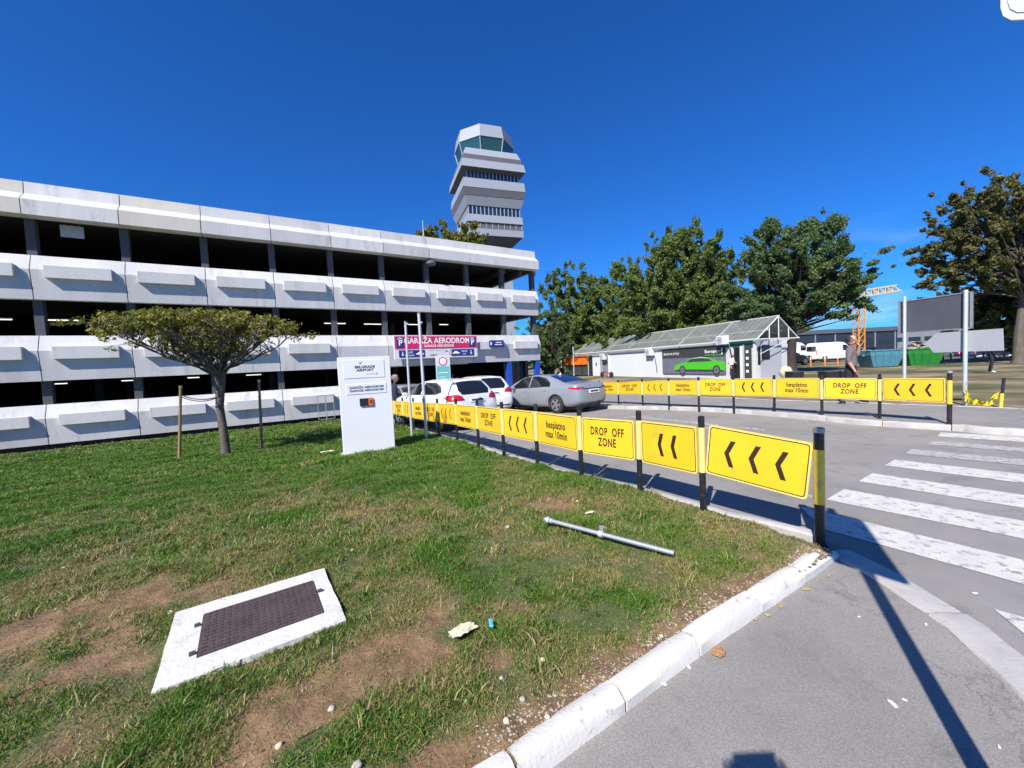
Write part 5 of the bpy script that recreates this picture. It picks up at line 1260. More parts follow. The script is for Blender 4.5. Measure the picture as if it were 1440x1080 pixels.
p=KA+KD*KT(1035)-KW*.35; m3.location=(p.x,p.y,zg); m3.rotation_euler=(0,0,R(30)); m3.scale=(.93,.93,.93)
m4=person('person','grey haired man in dark blue jacket at the garage entrance right of the totem',dict(STAND,wrL=(.2,-.25,1.05),haL=(.18,-.3,1.0)),dict(top='denim_dark',sleeve='denim_dark',fore='denim_dark',skin='skin',bottom='denim_dark',shoe='shoe_black'),'hair_grey')
p=DY(556,560,13.6); m4.location=(p.x,p.y,ztf(p.x,p.y)); m4.rotation_euler=(0,0,R(110)); m4.scale=(1.1,1.1,1.0)
# the photographer, behind the camera
m5=person('person','photographer standing on the near pavement and holding a phone up with both hands',dict(STAND,elL=(.27,-.2,1.3),elR=(-.27,-.2,1.3),wrL=(.13,-.36,1.5),wrR=(-.13,-.36,1.5),haL=(.1,-.39,1.57),haR=(-.1,-.39,1.57)),dict(top='denim_dark',sleeve='denim_dark',fore='skin',skin='skin',bottom='trousers_dark',shoe='shoe_black'),'hair_dark')
m5.location=(0,-.46,0); m5.rotation_euler=(0,0,R(180))
ph=thing('phone','dark phone held up in both hands of the photographer','phone',(0,-.035,1.6)); MB().box(-.085,.085,-.006,.002,-.035,.075).build('case','screen',ph,bevel=.002); MB().lathe([(.008,0),(.008,.002)],10,(-.06,.0035,.05),'y').build('lens','glass_dark',ph)
mat('soil_crumb',(.2,.125,.065),.95,var=.4,vs=30)
# ================================================================== TREES
def rg_(s,sh): return np.random.default_rng(s+9).normal(size=sh)
def leaves(name,parent,cl,n,size,mt,seed,flat=.35,shell=.3,spray=.36):
    """cl: clumps (x,y,z,r); leaves scattered in each clump"""
    r=np.random.default_rng(seed); cl=np.array(cl); wts=cl[:,3]**2.2; k=r.choice(len(cl),n,p=wts/wts.sum()); c=cl[k]
    d=r.normal(size=(n,3)); d/=np.linalg.norm(d,axis=1)[:,None]; rad=c[:,3]*(shell+(1-shell)*r.random(n)**.6)*r.uniform(.75,1.12,n)
    P=c[:,:3]+d*rad[:,None]*np.array([1,1,.72])
    if spray>0:
        cc=np.array([cl[:,0].mean(),cl[:,1].mean(),cl[:,2].min()]); o_=cl[:,:3]-cc; o_/=np.linalg.norm(o_,axis=1)[:,None]; o_=o_+rg_(seed,o_.shape)*.35; o_/=np.linalg.norm(o_,axis=1)[:,None]
        P=c[:,:3]+d*(rad*.62)[:,None]*np.array([1,1,.7])+o_[k]*(r.normal(size=n)*c[:,3]*spray)[:,None]
    nz=r.normal(size=(n,3))*.75+d*.6+np.array([0,0,flat]); nz/=np.linalg.norm(nz,axis=1)[:,None]
    t=np.cross(nz,r.normal(size=(n,3))); t/=np.linalg.norm(t,axis=1)[:,None]; b=np.cross(nz,t)
    s=size*r.uniform(.55,1.35,n)[:,None]
    V=np.empty((n,4,3)); V[:,0]=P-t*s; V[:,1]=P-b*s*.48+t*s*.1; V[:,2]=P+t*s-nz*s*.25; V[:,3]=P+b*s*.48+t*s*.1
    ct=r.random(len(cl))[k]
    tint=np.clip(.15+.35*ct+.5*r.random(n)-.1,0,1)
    return mesh_np(name,V.reshape(-1,3),np.arange(n*4).reshape(-1,4),mt,parent,np.repeat(tint,4))
def bez(a,b,c,n):
    return [a*(1-t)**2+b*2*t*(1-t)+c*t*t for t in [i/n for i in range(n+1)]]
def tree(name,label,cat,u_base,y,vtop,half_w,hbase,mt,seed,nleaf,lsize,bark='bark_dark',trunk=.22,lobes=None,group=None,nclump=90,lean=0,zb=None,crad=(.13,.22),shape=1.0):
    rs=random.Random(seed); p=DY(u_base,500,y); p.z=ztf(p.x,p.y) if zb is None else zb; top=DY(u_base,vtop,y).z-p.z
    root=thing(name,label,cat,tuple(p),0,group)
    H_=top; c0=Vector((lean,0,hbase+(H_-hbase)*.5)); rx=half_w; rz_=(H_-hbase)/2
    lob=lobes or [(0,0,0,1,1)]
    cl=[]
    while len(cl)<nclump*2.4:
        lx,lz,ly,sx,sz=rs.choice(lob)
        th=rs.uniform(0,2*math.pi); cz=rs.uniform(-1,1); rr=rs.uniform(.25,1)**.55; spray=rs.random()<.16
        if spray: rr=rs.uniform(.93,1.02)
        s_=math.sqrt(1-cz*cz)
        bump=1+.14*math.sin(3*th+seed)+.1*math.sin(5*cz*3+seed*2)
        q=Vector((c0.x+lx*rx+rx*sx*rr*s_*math.cos(th)*bump,c0.y+ly*rx+rx*.85*sx*rr*s_*math.sin(th)*bump,c0.z+lz*rz_+rz_*sz*rr*cz*(bump if cz>0 else 1)))
        cr=half_w*rs.uniform(*crad)*(1.25-.4*rr)*(.6 if spray else 1)*.68
        q.z=min(q.z,H_-cr*.6)
        cl.append((q.x,q.y,q.z,cr))
    m=MB(); hb=max(hbase*.9,1.2); fork=Vector((lean*.3,0,hb))
    tp=[Vector((0,0,-.3)),Vector((0.03,0,.25)),Vector((lean*.1,.05,hb*.5)),fork,Vector((lean*.7,0,hb+(H_-hb)*.45)),Vector((lean,0,H_*.9))]
    m.tube(tp,[trunk*1.5,trunk*1.05,trunk*.9,trunk*.8,trunk*.4,trunk*.06],9); m.build('trunk',bark,root,smooth=True)
    m=MB()
    for i,c in enumerate(cl):
        if i%4==0 or i<40:
            e=Vector(c[:3]); f=rs.uniform(.15,.75); s=tp[3].lerp(tp[5],f*.8) if rs.random()<.6 else tp[3].lerp(tp[4],f)
            if s.z>e.z: s=tp[3].lerp(tp[4],.05+.2*rs.random())
            mid=s.lerp(e,.5)+Vector((rs.uniform(-.3,.3),rs.uniform(-.3,.3),rs.uniform(-.1,.5)))
            m.tube(bez(s,mid,e,5),[trunk*.26,trunk*.2,trunk*.15,trunk*.11,trunk*.07,trunk*.03],5,cap=False)
    m.build('limbs',bark,root,smooth=True)
    leaves('crown',root,cl,nleaf,lsize,mt,seed)
    return root
# middle pair in front, behind the canopy
tree('broadleaf_tree','spreading dark green tree with ragged top behind the right end of the canopy','tree',1112,28,297,5.3,2.6,'leaf_deep',21,120000,.1,trunk=.33,lobes=[(0,0,0,.85,.85),(.45,-.2,0,.6,.6),(-.5,-.05,0,.55,.7),(.3,.35,0,.45,.6),(-.3,.3,0,.45,.55),(.62,-.1,.2,.35,.4),(.1,-.5,0,.45,.35),(-.5,-.6,0,.4,.35)],nclump=170,crad=(.1,.19),lean=0.4)
tree('broadleaf_tree','tall rounded yellow green tree standing behind the middle of the canopy roof','tree',955,36,312,5.3,2.2,'leaf_plane',22,110000,.12,lobes=[(0,0,0,.9,.95),(-.3,-.3,0,.7,.6),(.35,-.3,0,.7,.6),(0,.3,0,.6,.6)],nclump=200)
tree('broadleaf_tree','lower green tree second from the garage behind the canopy roof','tree',866,46,366,5.6,.8,'leaf_plane',23,110000,.14,nclump=210,lobes=[(0,0,0,.9,1),(.2,-.5,0,.9,.5)])
tree('broadleaf_tree','green tree nearest the right end of the garage','tree',799,50,366,5.8,.6,'leaf_plane',24,120000,.14,nclump=230,lobes=[(0,0,0,.9,1),(-.2,-.5,0,.9,.5),(.2,-.4,0,.7,.5)])
tree('broadleaf_tree','small dark tree beside the blue corner column of the garage','tree',777,33,440,1.7,.2,'leaf_deep',25,9000,.15,nclump=50,trunk=.12)
tree('broadleaf_tree','dense green tree filling the gap low behind the canopy, left of the tall rounded one','tree',905,42,385,5.2,.4,'leaf_plane',26,60000,.15,nclump=80,lobes=[(0,0,0,1,1),(0,-.4,0,1,.6)])
tree('broadleaf_tree','dark tree between the tall rounded and the spreading tree above the canopy ridge','tree',1026,38,350,5.3,1.0,'leaf_plane',27,75000,.14,nclump=90,lobes=[(0,0,0,1,1),(0,-.4,0,1,.6)])
# far dark trees that close the gap
tree('broadleaf_tree','far low dark tree seen in the gap under the tree beside the garage','tree',835,62,425,6,.3,'leaf_deep',28,12000,.26,nclump=70)
# large bronze tree on the right
tree('bronze_tree','large bronze tinged tree with long bare branches at the right edge','tree',1432,28,225,7.6,4.6,'leaf_bronze',31,90000,.13,bark='bark',trunk=.3,lean=1.0,zb=.0,
  lobes=[(0,.1,0,.8,.85),(-.55,-.35,0,.5,.5),(-.35,.25,0,.45,.45),(.5,0,0,.7,.8),(-.2,-.55,.1,.6,.4),(.2,.4,0,.5,.55),(.5,-.7,.3,.6,.5)],nclump=240,crad=(.06,.12))
tree('broadleaf_tree','dark low tree behind the trunk of the bronze tree','tree',1462,33,300,6.5,.6,'leaf_bronze',32,22000,.22,nclump=100,zb=.0,lobes=[(0,-.2,0,1,.8),(-.3,-.5,0,.8,.5)])
# tree behind the garage roof
tree('roof_tree','olive tree top showing above the garage roof before the control tower','tree',640,52,314,5.2,12.5,'leaf_olive',33,22000,.2,nclump=90,trunk=.25,crad=(.14,.24))
# pollarded tree on the lawn
def pollard():
    rs=random.Random(5); p=G(316,641,.08); root=thing('pollard_tree','umbrella shaped pollarded young tree with olive leaves on the lawn','tree',tuple(p))
    zz=lambda u,v: DY(u,v,p.y)-p
    hd=zz(310,528); hd.y=0
    m=MB(); m.tube([Vector((.03,0,-.2)),Vector((.04,0,.12)),Vector((.02,0,.6)),Vector((-.02,0,1.1)),hd,hd+Vector((0,0,.15))],[.12,.095,.082,.078,.1,.07],12); m.build('trunk','bark',root,smooth=True)
    m=MB(); cl=[]; zt_=zz(316,437).z; rx=(zz(428,470).x-zz(132,470).x)/2; cx=(zz(428,470).x+zz(132,470).x)/2
    for i in range(30):
        a=2*math.pi*i/30+rs.uniform(-.2,.2); rr=rs.choice([.33,.5,.68,.8,.88])*rx
        e=Vector((cx*.9+rr*math.cos(a)*(.76 if math.cos(a)<0 else .96),rr*.9*math.sin(a),0)); k=rr/rx; e.z=zt_-.15-.38*k**2.4+rs.uniform(-.1,.08)
        mid=hd.lerp(e,.42); mid.z=hd.z+(e.z-hd.z)*(.3+.15*(1-k))+rs.uniform(-.06,.06)
        pts=bez(hd+Vector((0,0,rs.uniform(-.1,.12))),mid,e,9); pts=[q+Vector((rs.uniform(-.03,.03),rs.uniform(-.03,.03),rs.uniform(-.03,.03)))*(j>0) for j,q in enumerate(pts)]
        m.tube(pts,[.034,.029,.025,.022,.019,.016,.014,.012,.009,.006],6,cap=False)
        for j in (3,4,5,6,7,8,9):
            for rep in range(3):
                s=pts[j]; b=s+Vector((rs.uniform(-.38,.38),rs.uniform(-.38,.38),rs.uniform(.12,.42)));
                lim=zt_-.06-.42*min(1.1,(math.hypot(b.x-cx,b.y)/rx))**2.4; b.z=min(b.z,lim+rs.uniform(-.05,.03))
                m.tube([s,s.lerp(b,.5)+Vector((0,0,.03)),b],[.012,.009,.004],4,cap=False)
                if (j>3 or rs.random()<.3) and b.z>lim-.28: cl.append((b.x,b.y,b.z,rs.uniform(.09,.2)))
                if rs.random()<.5:
                    c=b+Vector((rs.uniform(-.2,.2),rs.uniform(-.2,.2),rs.uniform(-.1,.12))); c.z=min(c.z,lim); m.tube([s.lerp(b,.6),c],[.006,.003],4,cap=False); cl.append((c.x,c.y,c.z,rs.uniform(.08,.15)))
        cl.append((e.x,e.y,e.z-.12,.16))
        if e.x<cx-.5*rx or e.x>cx+.75*rx: cl.append((e.x*.95,e.y,e.z-rs.uniform(.25,.42),.13)); m.tube([pts[-3],(e.x*.95,e.y,e.z-.3)],[.01,.004],4,cap=False)
    m.build('limbs','bark',root,smooth=True)
    leaves('crown',root,cl,13500,.042,'leaf_olive',41,flat=.5,shell=.2,spray=0)
pollard()
for u,v,u2,v2,lb in ((251,647,254,544,'weathered wooden stake left of the pollarded tree'),(368,631,364,535,'wooden stake with pale top right of the pollarded tree')):
    p=G(u,v,.08); dd=DY(u2,v2,p.y)-p; o=thing('tree_stake',lb,'stake',tuple(p)); MB().tube([(0,0,-.2),(dd.x*.5,0.01,dd.z*.5),(dd.x,0,dd.z)],[.034,.03,.027],9).build('pole','wood',o,smooth=True); MB().lathe([(.034,0),(.037,.05),(.025,.06)],9,(dd.x,0,dd.z-.04)).build('tip','litter_pale' if u>300 else 'wood',o)
p=G(251,647,.08); q=G(316,641,.08); t=thing('tree_tie','slack black rubber tie between left stake and trunk','tie',(p.x,p.y,p.z)); a=DY(256,556,p.y)-p; b=DY(303,559,q.y-.05)-p
MB().tube(bez(a,(a+b)/2+Vector((0,0,-.13)),b,8),.012,6).tube(bez(a+Vector((0,0,-.04)),(a+b)/2+Vector((0,0,-.18)),b+Vector((0,0,-.02)),8),.01,6).build('strap','trim_black',t)
# metal frame stand by the garage wall
xa,z1=FT(446,557,-.7); xb,z2=FT(471,588,-.7)
fs=gthing('frame_stand','thin empty metal sign frame on one leg before the garage wall left of the totem','frame',(xa+xb)/2,-.7,-.45); w_=(xb-xa)/2
m=MB(); zz1,zz2=z1+.45,z2+.45
for a,b in (((-w_,zz2),(w_,zz2)),((w_,zz2),(w_,zz1)),((w_,zz1),(-w_,zz1)),((-w_,zz1),(-w_,zz2))): m.tube([(a[0],0,a[1]),(b[0],0,b[1])],.014,6)
m.build('frame','steel',fs); MB().tube([(.0,0,-.1),(0,0,zz1)],.02,8).build('leg','steel',fs)
# ================================================================== DUMPSTERS
def skip(name,label,u0,u1,v0,v1,y,mt,az,load=None):
    p=DY((u0+u1)/2,v1,y); z=p.z; o=thing(name,label,'dumpster',(p.x,p.y,z),R(az)); wpx=(DY(u1,v1,y)-DY(u0,v1,y)).length*.94; h=DY(u0,v0,y).z-z
    w=wpx/2; dp=.85; m=MB()
    vs=[(-w*.72,-dp*.8,.1),(w*.72,-dp*.8,.1),(w*.72,dp*.8,.1),(-w*.72,dp*.8,.1),(-w,-dp,h*.72),(w,-dp,h*.72),(w,dp,h*.72),(-w,dp,h*.72),(-w,-dp,h),(w,-dp,h),(w,dp,h),(-w,dp,h)]
    i=.06; n=[(x*(1-i),yy*(1-i),z_) for x,yy,z_ in vs[8:12]]+[(x*.7,yy*.7,h*.45) for x,yy,z_ in vs[8:12]]
    F_=[(0,1,2,3)]+[(a,(a+1)%4,(a+1)%4+4,a+4) for a in range(4)]+[(a+4,(a+1)%4+4,(a+1)%4+8,a+8) for a in range(4)]+[(a+8,(a+1)%4+8,(a+1)%4+12,a+12) for a in range(4)]+[(a+12,(a+1)%4+12,(a+1)%4+16,a+16) for a in range(4)]+[(16,17,18,19)]
    m.add(vs+n,F_); m.build('bin',mt,o)
    m=MB()
    m.box(-w-.04,w+.04,-dp-.05,-dp+.01,h-.09,h+.01)
    for k in (-.62,-.2,.2,.62): m.tube([(w*k*.8,-dp*.82,.12),(w*k*1.15,-dp-.02,h*.72),(w*k*1.15,-dp-.03,h-.05)],.035,4)
    m.build('rib',mt,o)
    m=MB()
    for s in(-1,1): m.tube([(s*w*.98,-.2,h*.7),(s*(w+.12),-.2,h*.7)],.05,8)
    m.build('lifting_pin','steel',o)
    if load:
        m=MB(); rs=random.Random(3)
        for k in range(26):
            x=rs.uniform(-w*.75,w*.9); yy=rs.uniform(-dp*.7,dp*.7); zz=h*.8+rs.uniform(0,1.15)*(1-abs(x)/w*.8); s=rs.uniform(.12,.4)
            m.box(-s,s,-s*.6,s*.6,-s*.12,s*.12,None,Matrix.Translation((x,yy,zz))@Matrix.Rotation(rs.uniform(-.7,.7),4,'Y')@Matrix.Rotation(rs.uniform(0,3),4,'Z')@Matrix.Rotation(rs.uniform(-.6,.6),4,'X'))
        q=m.build('rubble_pile','rubble',None,(p.x,p.y,z),R(az)); tag(q,'pale boards and rubble heaped in the green dumpster','rubble')
    return o
skip('dumpster','blue dumpster with dirty sides right of the man on the phone',1213,1258,493,517,32,'bluegreen_metal',-6)
skip('dumpster','green dumpster heaped with rubble behind the left sign post',1265,1313,491,517,32,'green_metal',-6,load=True)
# ================================================================== far hall and crane
def hall(name,label,u0,u1,vt0,vt1,y,mt,vb=505):
    a=DY(u0,vt0,y);b=DY(u1,vt1,y*1.0); h=(a.z+b.z)/2; o=thing(name,label,'building',(a.x,y,-.5),0); w=b.x-a.x
    MB().box(0,w,0,30,-.5,h+.5-1.2).build('wall',mt,o)
    MB().box(-.3,w+.3,-.4,30,h+.5-1.2,h+.5).build('roof','hall_dark' if mt!='hall_dark' else 'board_back',o)
    m=MB()
    for k in range(int(w/6)): m.box(2+k*6,6.6+k*6,-.06,0,h*.42,h*.60)
    m.build('window_strip','glass_dark',o); m=MB()
    for k in range(int(w/6)+1): MB().box(.9+k*6,1.3+k*6,-.1,-.06,0,h-.9).build('pilaster','hall_pale',o)
    return o
hall('far_hall','long dark blue hall far beyond the parked vans',1085,1262,474,452,120,'hall_dark')
hall('far_hall','farther grey hall behind the sign boards and dumpsters',1225,1450,463,450,150,'hall_pale')
cr=DY(1208,500,105); crn=thing('tower_crane','orange tower crane with pale jib above the far hall','crane',(cr.x,cr.y,-.5))
zc=DY(1208,418,105).z+.5; m=MB()
for sx in(-.8,.8):
    for sy in(-.8,.8): m.tube([(sx,sy,0),(sx,sy,zc)],.14,4)
k=0
while k<zc-2:
    for s in(-.8,.8): m.tube([(-.8,s,k),(.8,s,k+2)],.09,4); m.tube([(s,-.8,k+2),(s,.8,k)],.09,4); m.tube([(-.8,s,k+2),(.8,s,k+2)],.08,4)
    k+=2
m.build('mast','crane_orange',crn)
m=MB(); jx=DY(1262,409,105).x-cr.x; jz=DY(1262,409,105).z-DY(1208,418,105).z
M4=Matrix.Translation((0,0,zc))@Matrix.Rotation(-math.atan2(jz*1.0,jx),4,'Y')
n=7
for a,b in ((-1.1,0),(1.1,0)): m.tube([(-6,a*.7,b),(jx*1.02,a*.7,b)],.2,4)
m.tube([(-3,0,1.7),(jx,0,1.5)],.2,4)
for i in range(n): x=-3+(jx+3)*i/n; x2=x+(jx+3)/n; m.tube([(x,-.7,0),((x+x2)/2,0,1.6),(x2,-.7,0)],.13,4); m.tube([(x,.7,0),((x+x2)/2,0,1.6),(x2,.7,0)],.13,4)
m.xf(M4); m.build('jib','crane_yellow',crn)
MB().box(-1,1,-1.6,-.2,zc-2.3,zc-.4).build('cab','white_dull',crn); MB().box(-7.5,-5,-.9,.9,zc-1.3,zc+.3).build('counterweight','rubble',crn)
# bollards before the parked row, light masts
for k,u in enumerate((1090,1100,1140,1160,1178,1225,1247,1301,1326,1337,1352,1371,1383,1399,1412)):
    p=DY(u,512,40); z=ztf(p.x,p.y) if p.x<10 else 0; o=thing('bollard','short orange and white post in the row before the parked cars','bollard',(p.x,p.y,0),0,'orange posts before the parked cars')
    MB().tube([(0,0,-.1),(0,0,.62)],.075,8).build('shaft','orange_post',o,smooth=True); MB().tube([(0,0,.62),(0,0,.9)],.07,8).build('white_head','white_sheet',o,smooth=True)
# three litter baskets behind the far barrier
for u,v,w_,lb in ((1117,531,.42,'lone black mesh basket just right of the pale pot'),(1165,531,.42,'left of two black mesh baskets left of the man on the phone'),(1185,530,.42,'right of two black mesh baskets beside the man on the phone')):
    y=13.4 if u>1150 else 14.2; p=DY(u,v,y); o=thing('waste_basket',lb,'waste basket',(p.x,p.y,ztf(p.x,p.y))); zt_=p.z-ztf(p.x,p.y)+.2
    m=MB(); m.box(-.2,.2,-.2,-.18,.35,zt_);m.box(-.2,.2,.18,.2,.35,zt_);m.box(-.2,-.18,-.18,.18,.35,zt_);m.box(.18,.2,-.18,.18,.35,zt_);m.box(-.18,.18,-.18,.18,.35,.37);m.build('bin','basket_black',o)
    m=MB(); m.box(-.215,.215,-.215,.215,zt_,zt_+.025); m.build('rim','board_back',o); MB().box(-.03,.03,-.03,.03,-.1,.35).build('stand','steel',o)
# pale pot behind the barrier, red scooter, dark wheel
p=DY(1105,530,19); o=thing('round_lamp','pale round globe on a short stem behind the far barrier near the tree trunk','globe',(p.x,p.y,0)); hz=DY(1105,523,19).z
MB().lathe([(0,-.3),(.16,-.27),(.27,-.1),(.28,.05),(.2,.22),(0,.3)],16,(0,0,hz)).build('globe','litter_pale',o,smooth=True); MB().tube([(0,0,-.1),(0,0,hz-.25)],.04,6).build('stem','steel',o)
t=KT(868); p=KA+KD*t-KW*1.2; o=thing('scooter','dark red folded scooter before the plain white container, behind the silver sedan','scooter',(p.x,p.y,zg),krz)
zs=KZ(868,531,t); m=MB(); m.tube([(-1.0,0,zs-.1),(-.5,0,zs+.1),(.1,0,zs),(.5,0,zs-.15)],.09,8); m.tube([(-.9,0,.35),(-.4,0,.5),(.4,0,.4),(.5,0,zs-.15)],.06,8); m.build('frame','lamp_red',o,smooth=True)
MB().tube([(.5,-.3,zs+.1),(.45,0,zs+.15),(.5,.3,zs+.1)],.03,8).tube([(.48,0,zs+.15),(.75,0,.25)],.04,8).build('handlebar','trim_black',o)
for x in(-.9,.75): MB().lathe([(.15,-.05),(.25,-.05),(.26,0),(.25,.05),(.15,.05)],18,(x,0,.25),'y').build('wheel','rubber',o)
# stake with tape at the right post
a=G(1407,569,.05); b=DY(1412,532,a.y+.1); o=thing('marker_stake','short black and yellow stake leaning in the grass beside the yellow tape','stake',tuple(a)); d=b-a
MB().tube([(0,0,-.15),tuple(d*.42)],.035,8).build('yellow_half','yellow_post',o); MB().tube([tuple(d*.42),tuple(d)],.032,8).build('black_half','black_paint',o)
rpp=G(1361,570,.0)
def ribbon(pts,w,name,label):
    m=MB(); vs=[]; rs=random.Random(4)
    P_=[]
    for i in range(len(pts)-1): P_+=[pts[i].lerp(pts[i+1],k/6) for k in range(6)]
    P_.append(pts[-1])
    for i,p in enumerate(P_):
        t=rs.uniform(-1,1)*.9; q=Vector((rs.uniform(-.3,.3)*w,0,w*.5*math.cos(t)))+Vector((0,w*.5*math.sin(t),0)); jit=Vector((rs.uniform(-.02,.02),rs.uniform(-.03,.03),rs.uniform(0,.03))); vs+=[p+q+jit,p-q+jit]
    vs2=[(x[0],x[1]+.004,x[2]) for x in vs]; n=len(P_)
    m.add(vs,[(2*i,2*i+1,2*i+3,2*i+2) for i in range(n-1)]); m.add(vs2,[(2*i,2*i+2,2*i+3,2*i+1) for i in range(n-1)])
    o=m.build(name,'tape_yellow'); return tag(o,label,'tape')
ribbon([DY(1357,540,a.y+.6),G(1360,562,.12),G(1366,566,.1),G(1378,567,.08),G(1392,568,.08),DY(1406,553,a.y)],.13,'barrier_tape','crumpled yellow tape looped from the right sign post to the small stake')
# extra thin post stub behind the far row
# ================================================================== PIPE on the grass
a=G(766,730,.17);b=G(948,777,.14); a.z=ztf(a.x,a.y)+.17; b.z=ztf(b.x,b.y)+.135
o=thing('steel_pipe','galvanised pipe with collars lying on the grass by the barrier','pipe',tuple(a)); d=b-a
MB().tube([(0,0,0),tuple(d)],.0185,14).build('tube','steel',o,smooth=True)
for s,l,r_ in ((.02,.03,.027),(.47,.035,.029),(.06,.012,.024)):
    MB().tube([tuple(d*s),tuple(d*s+d.normalized()*l)],r_,14).build('collar','steel_pale',o,smooth=True)
c=d*.49; MB().box(-.012,.012,-.012,.012,-.02,.05,None,Matrix.Translation(c+Vector((0,0,.02)))).box(-.02,.03,-.008,.008,.03,.045,None,Matrix.Translation(c+Vector((0,0,.02)))).build('bolt','steel',o)
# ================================================================== small litter, stones, leaves
def lawnp(u,v):
    p=G(u,v,.09); p.z=float(lawnz(np.array([p.x]),np.array([p.y]))[0]); return p
def crumple(name,label,cat,p,sx,sy,sz,mt,seed,rz=0):
    rs=random.Random(seed); n=8; vs=[];fs=[]
    for i in range(n):
        for j in range(n):
            x=(i/(n-1)-.5)*2;y=(j/(n-1)-.5)*2; e=1-.25*rs.random()*(abs(x)>.8 or abs(y)>.8)
            vs.append((x*sx*e,y*sy*e*(1-.35*abs(x)),sz*(.3+.7*rs.random())*(1-.4*max(abs(x),abs(y)))))
    for i in range(n-1):
        for j in range(n-1): fs.append((i*n+j,(i+1)*n+j,(i+1)*n+j+1,i*n+j+1))
    m=MB(); m.add(vs,fs); o=m.build(name,mt,None,tuple(p),rz); s=o.modifiers.new('s','SOLIDIFY'); s.thickness=.004
    return tag(o,label,cat)
crumple('crumpled_rag','crumpled beige rag lying in the green grass left of the blue wrapper','rag',lawnp(651,894)+Vector((0,0,.035)),.085,.05,.04,'litter_pale',1,.6)
crumple('wrapper','small bright blue wrapper in the grass right of the beige rag','wrapper',lawnp(691,884)+Vector((0,0,.04)),.012,.05,.02,'litter_cyan',2,.2)
crumple('crumpled_rag','pale crumpled paper on the grass above the steel pipe','paper',lawnp(830,722)+Vector((0,0,.03)),.06,.03,.03,'litter_pale',3,.4)
crumple('cup_lid','pale flattened lid in the grass left of the totem base','litter',lawnp(462,637)+Vector((0,0,.03)),.16,.06,.04,'litter_pale',4,.3)
crumple('dry_leaf','orange brown dry leaf on the asphalt beside the white kerb','leaf',G(1011,919,.003),.045,.035,.018,'leaf_orange',5,.6)
for i,(u,v,s) in enumerate(((1134,829,.03),(1098,852,.025),(1088,846,.02),(1080,865,.02),(1165,810,.02),(1060,870,.02))):
    o=crumple('dry_leaf','small tan dry leaf in the scatter along the foot of the white kerb','leaf',G(u,v,.002),s,s*.5,.01,'leaf_tan',10+i,i); o['group']='dry leaves along the kerb'
for i,(u,v,s,lb) in enumerate(((1371,835,.022,'small white scrap on the road beside the flush kerb'),(1302,878,.018,'small white scrap on the near pavement inside the flush kerb'),(1255,990,.03,'torn white paper strip on the near pavement left of the pole shadow'),(1272,984,.014,'tiny white chip just right of the torn paper strip'),(1208,867,.012,'white speck of paper beside the upper pole shadow'),(1405,1050,.012,'white speck near the bottom right corner'),(969,938,.018,'white pebble at the foot of the kerb left of the orange leaf'),(934,963,.018,'white paint flake at the foot of the kerb'))):
    crumple('paper_scrap',lb,'scrap',G(u,v,.002),s*.65,s*.38,s*.3,'litter_white',30+i,i*.8)
rs=random.Random(9); st=[]
for i,(u,v,s) in enumerate(((714,741,.025),(495,773,.02),(466,993,.018),(392,1044,.016),(502,1078,.02),(712,1012,.015),(735,982,.015),(820,1000,.012),(845,960,.014),(763,925,.014),(697,770,.012),(812,705,.015),(575,870,.012),(930,890,.012),(705,955,.012),(240,862,.02),(655,985,.013),(770,1010,.012),(90,797,.02),(140,775,.015))):
    p=lawnp(u,v); m=MB(); bm=bmesh.new(); bmesh.ops.create_icosphere(bm,subdivisions=2,radius=s)
    for q in bm.verts: q.co*=rs.uniform(.8,1.15); q.co.z*=.65
    me=bpy.data.meshes.new('pebble'); bm.to_mesh(me); bm.free(); me.materials.append(M['litter_pale'] if i%2 else M['rubble']); me.shade_smooth()
    o=link('pebble',me,None,(p.x,p.y,p.z+s*.45)); tag(o,'small pale pebble half sunk in the worn lawn','pebble','pale pebbles in the lawn')
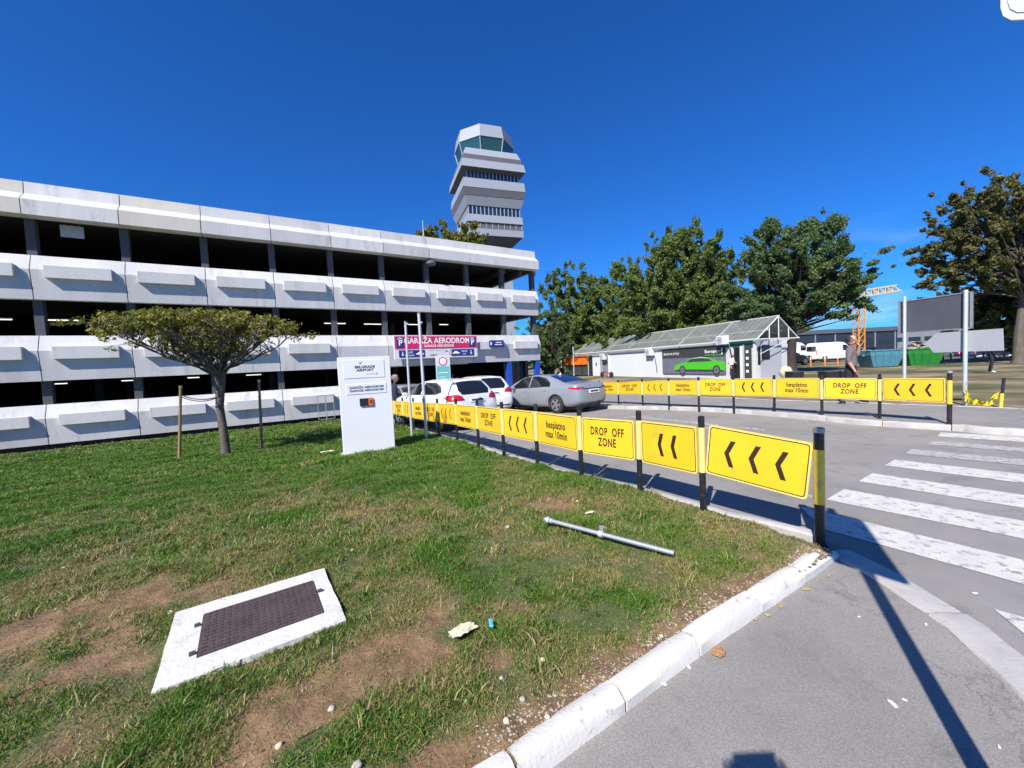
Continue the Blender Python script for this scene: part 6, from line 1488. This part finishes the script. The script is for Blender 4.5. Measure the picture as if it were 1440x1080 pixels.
# gravel crumbs along the kerb (uncountable)
r=np.random.default_rng(77); V=[];F=[];k=0
for i in range(2600):
    t=r.random()*(len(nk_in)-2); j=int(t); f=t-j; a=nk_in[j].lerp(nk_in[j+1],f); off=abs(r.normal(0,.1)); n=Vector((-(nk_in[j+1]-nk_in[j]).y,(nk_in[j+1]-nk_in[j]).x,0)).normalized()
    side=-1; p=Vector((a.x,a.y,0))+n*off*side
    if not inpoly(np.array([p.x]),np.array([p.y]),lp2)[0]: p=Vector((a.x,a.y,0))-n*off*side
    if not inpoly(np.array([p.x]),np.array([p.y]),lp2)[0]: continue
    z=float(lawnz(np.array([p.x]),np.array([p.y]))[0]); s=r.uniform(.002,.0065)*(1 if r.random()<.93 else 1.8)
    q=[(p.x+s*dx*r.uniform(.7,1.3),p.y+s*dy*r.uniform(.7,1.3),z+s*dz*.7) for dx,dy,dz in ((1,0,0),(0,1,0),(-1,0,0),(0,-1,0),(0,0,1))]
    V+=q; F+=[(k,k+1,k+4),(k+1,k+2,k+4),(k+2,k+3,k+4),(k+3,k,k+4)]; k+=5
o=mesh_np('kerb_gravel',V,F,'rubble'); tag(o,'fine pale gravel crumbs scattered in the soil along the white kerb','gravel',kind='stuff')
r=np.random.default_rng(78); n=60000; x=r.uniform(-4.2,2.6,n); y=r.uniform(.5,5,n); k=inpoly(x,y,lp2)&~inpoly(x,y,slabp); x=x[k];y=y[k]; dm=dirtmask(x,y); k=r.random(len(x))<dm*.8; x=x[k];y=y[k]; n=len(x); z=lawnz(x,y); s_=r.uniform(.0015,.006,n)*np.where(r.random(n)<.05,2.2,1)
dirs=np.array([(1,0,0),(0,1,0),(-1,0,0),(0,-1,0),(0,0,.8)]); V=np.stack([x,y,z],-1)[:,None,:]+dirs[None]*s_[:,None,None]*r.uniform(.6,1.3,(n,5,1)); i=np.arange(n)*5
F=np.stack([np.stack([i,i+1,i+4],-1),np.stack([i+1,i+2,i+4],-1),np.stack([i+2,i+3,i+4],-1),np.stack([i+3,i,i+4],-1)],1).reshape(-1,3)
o=mesh_np('soil_crumbs',V.reshape(-1,3),F,'soil_crumb'); tag(o,'brown soil crumbs scattered on the bare patches of the lawn','soil',kind='stuff')
print('objects',len(bpy.data.objects))
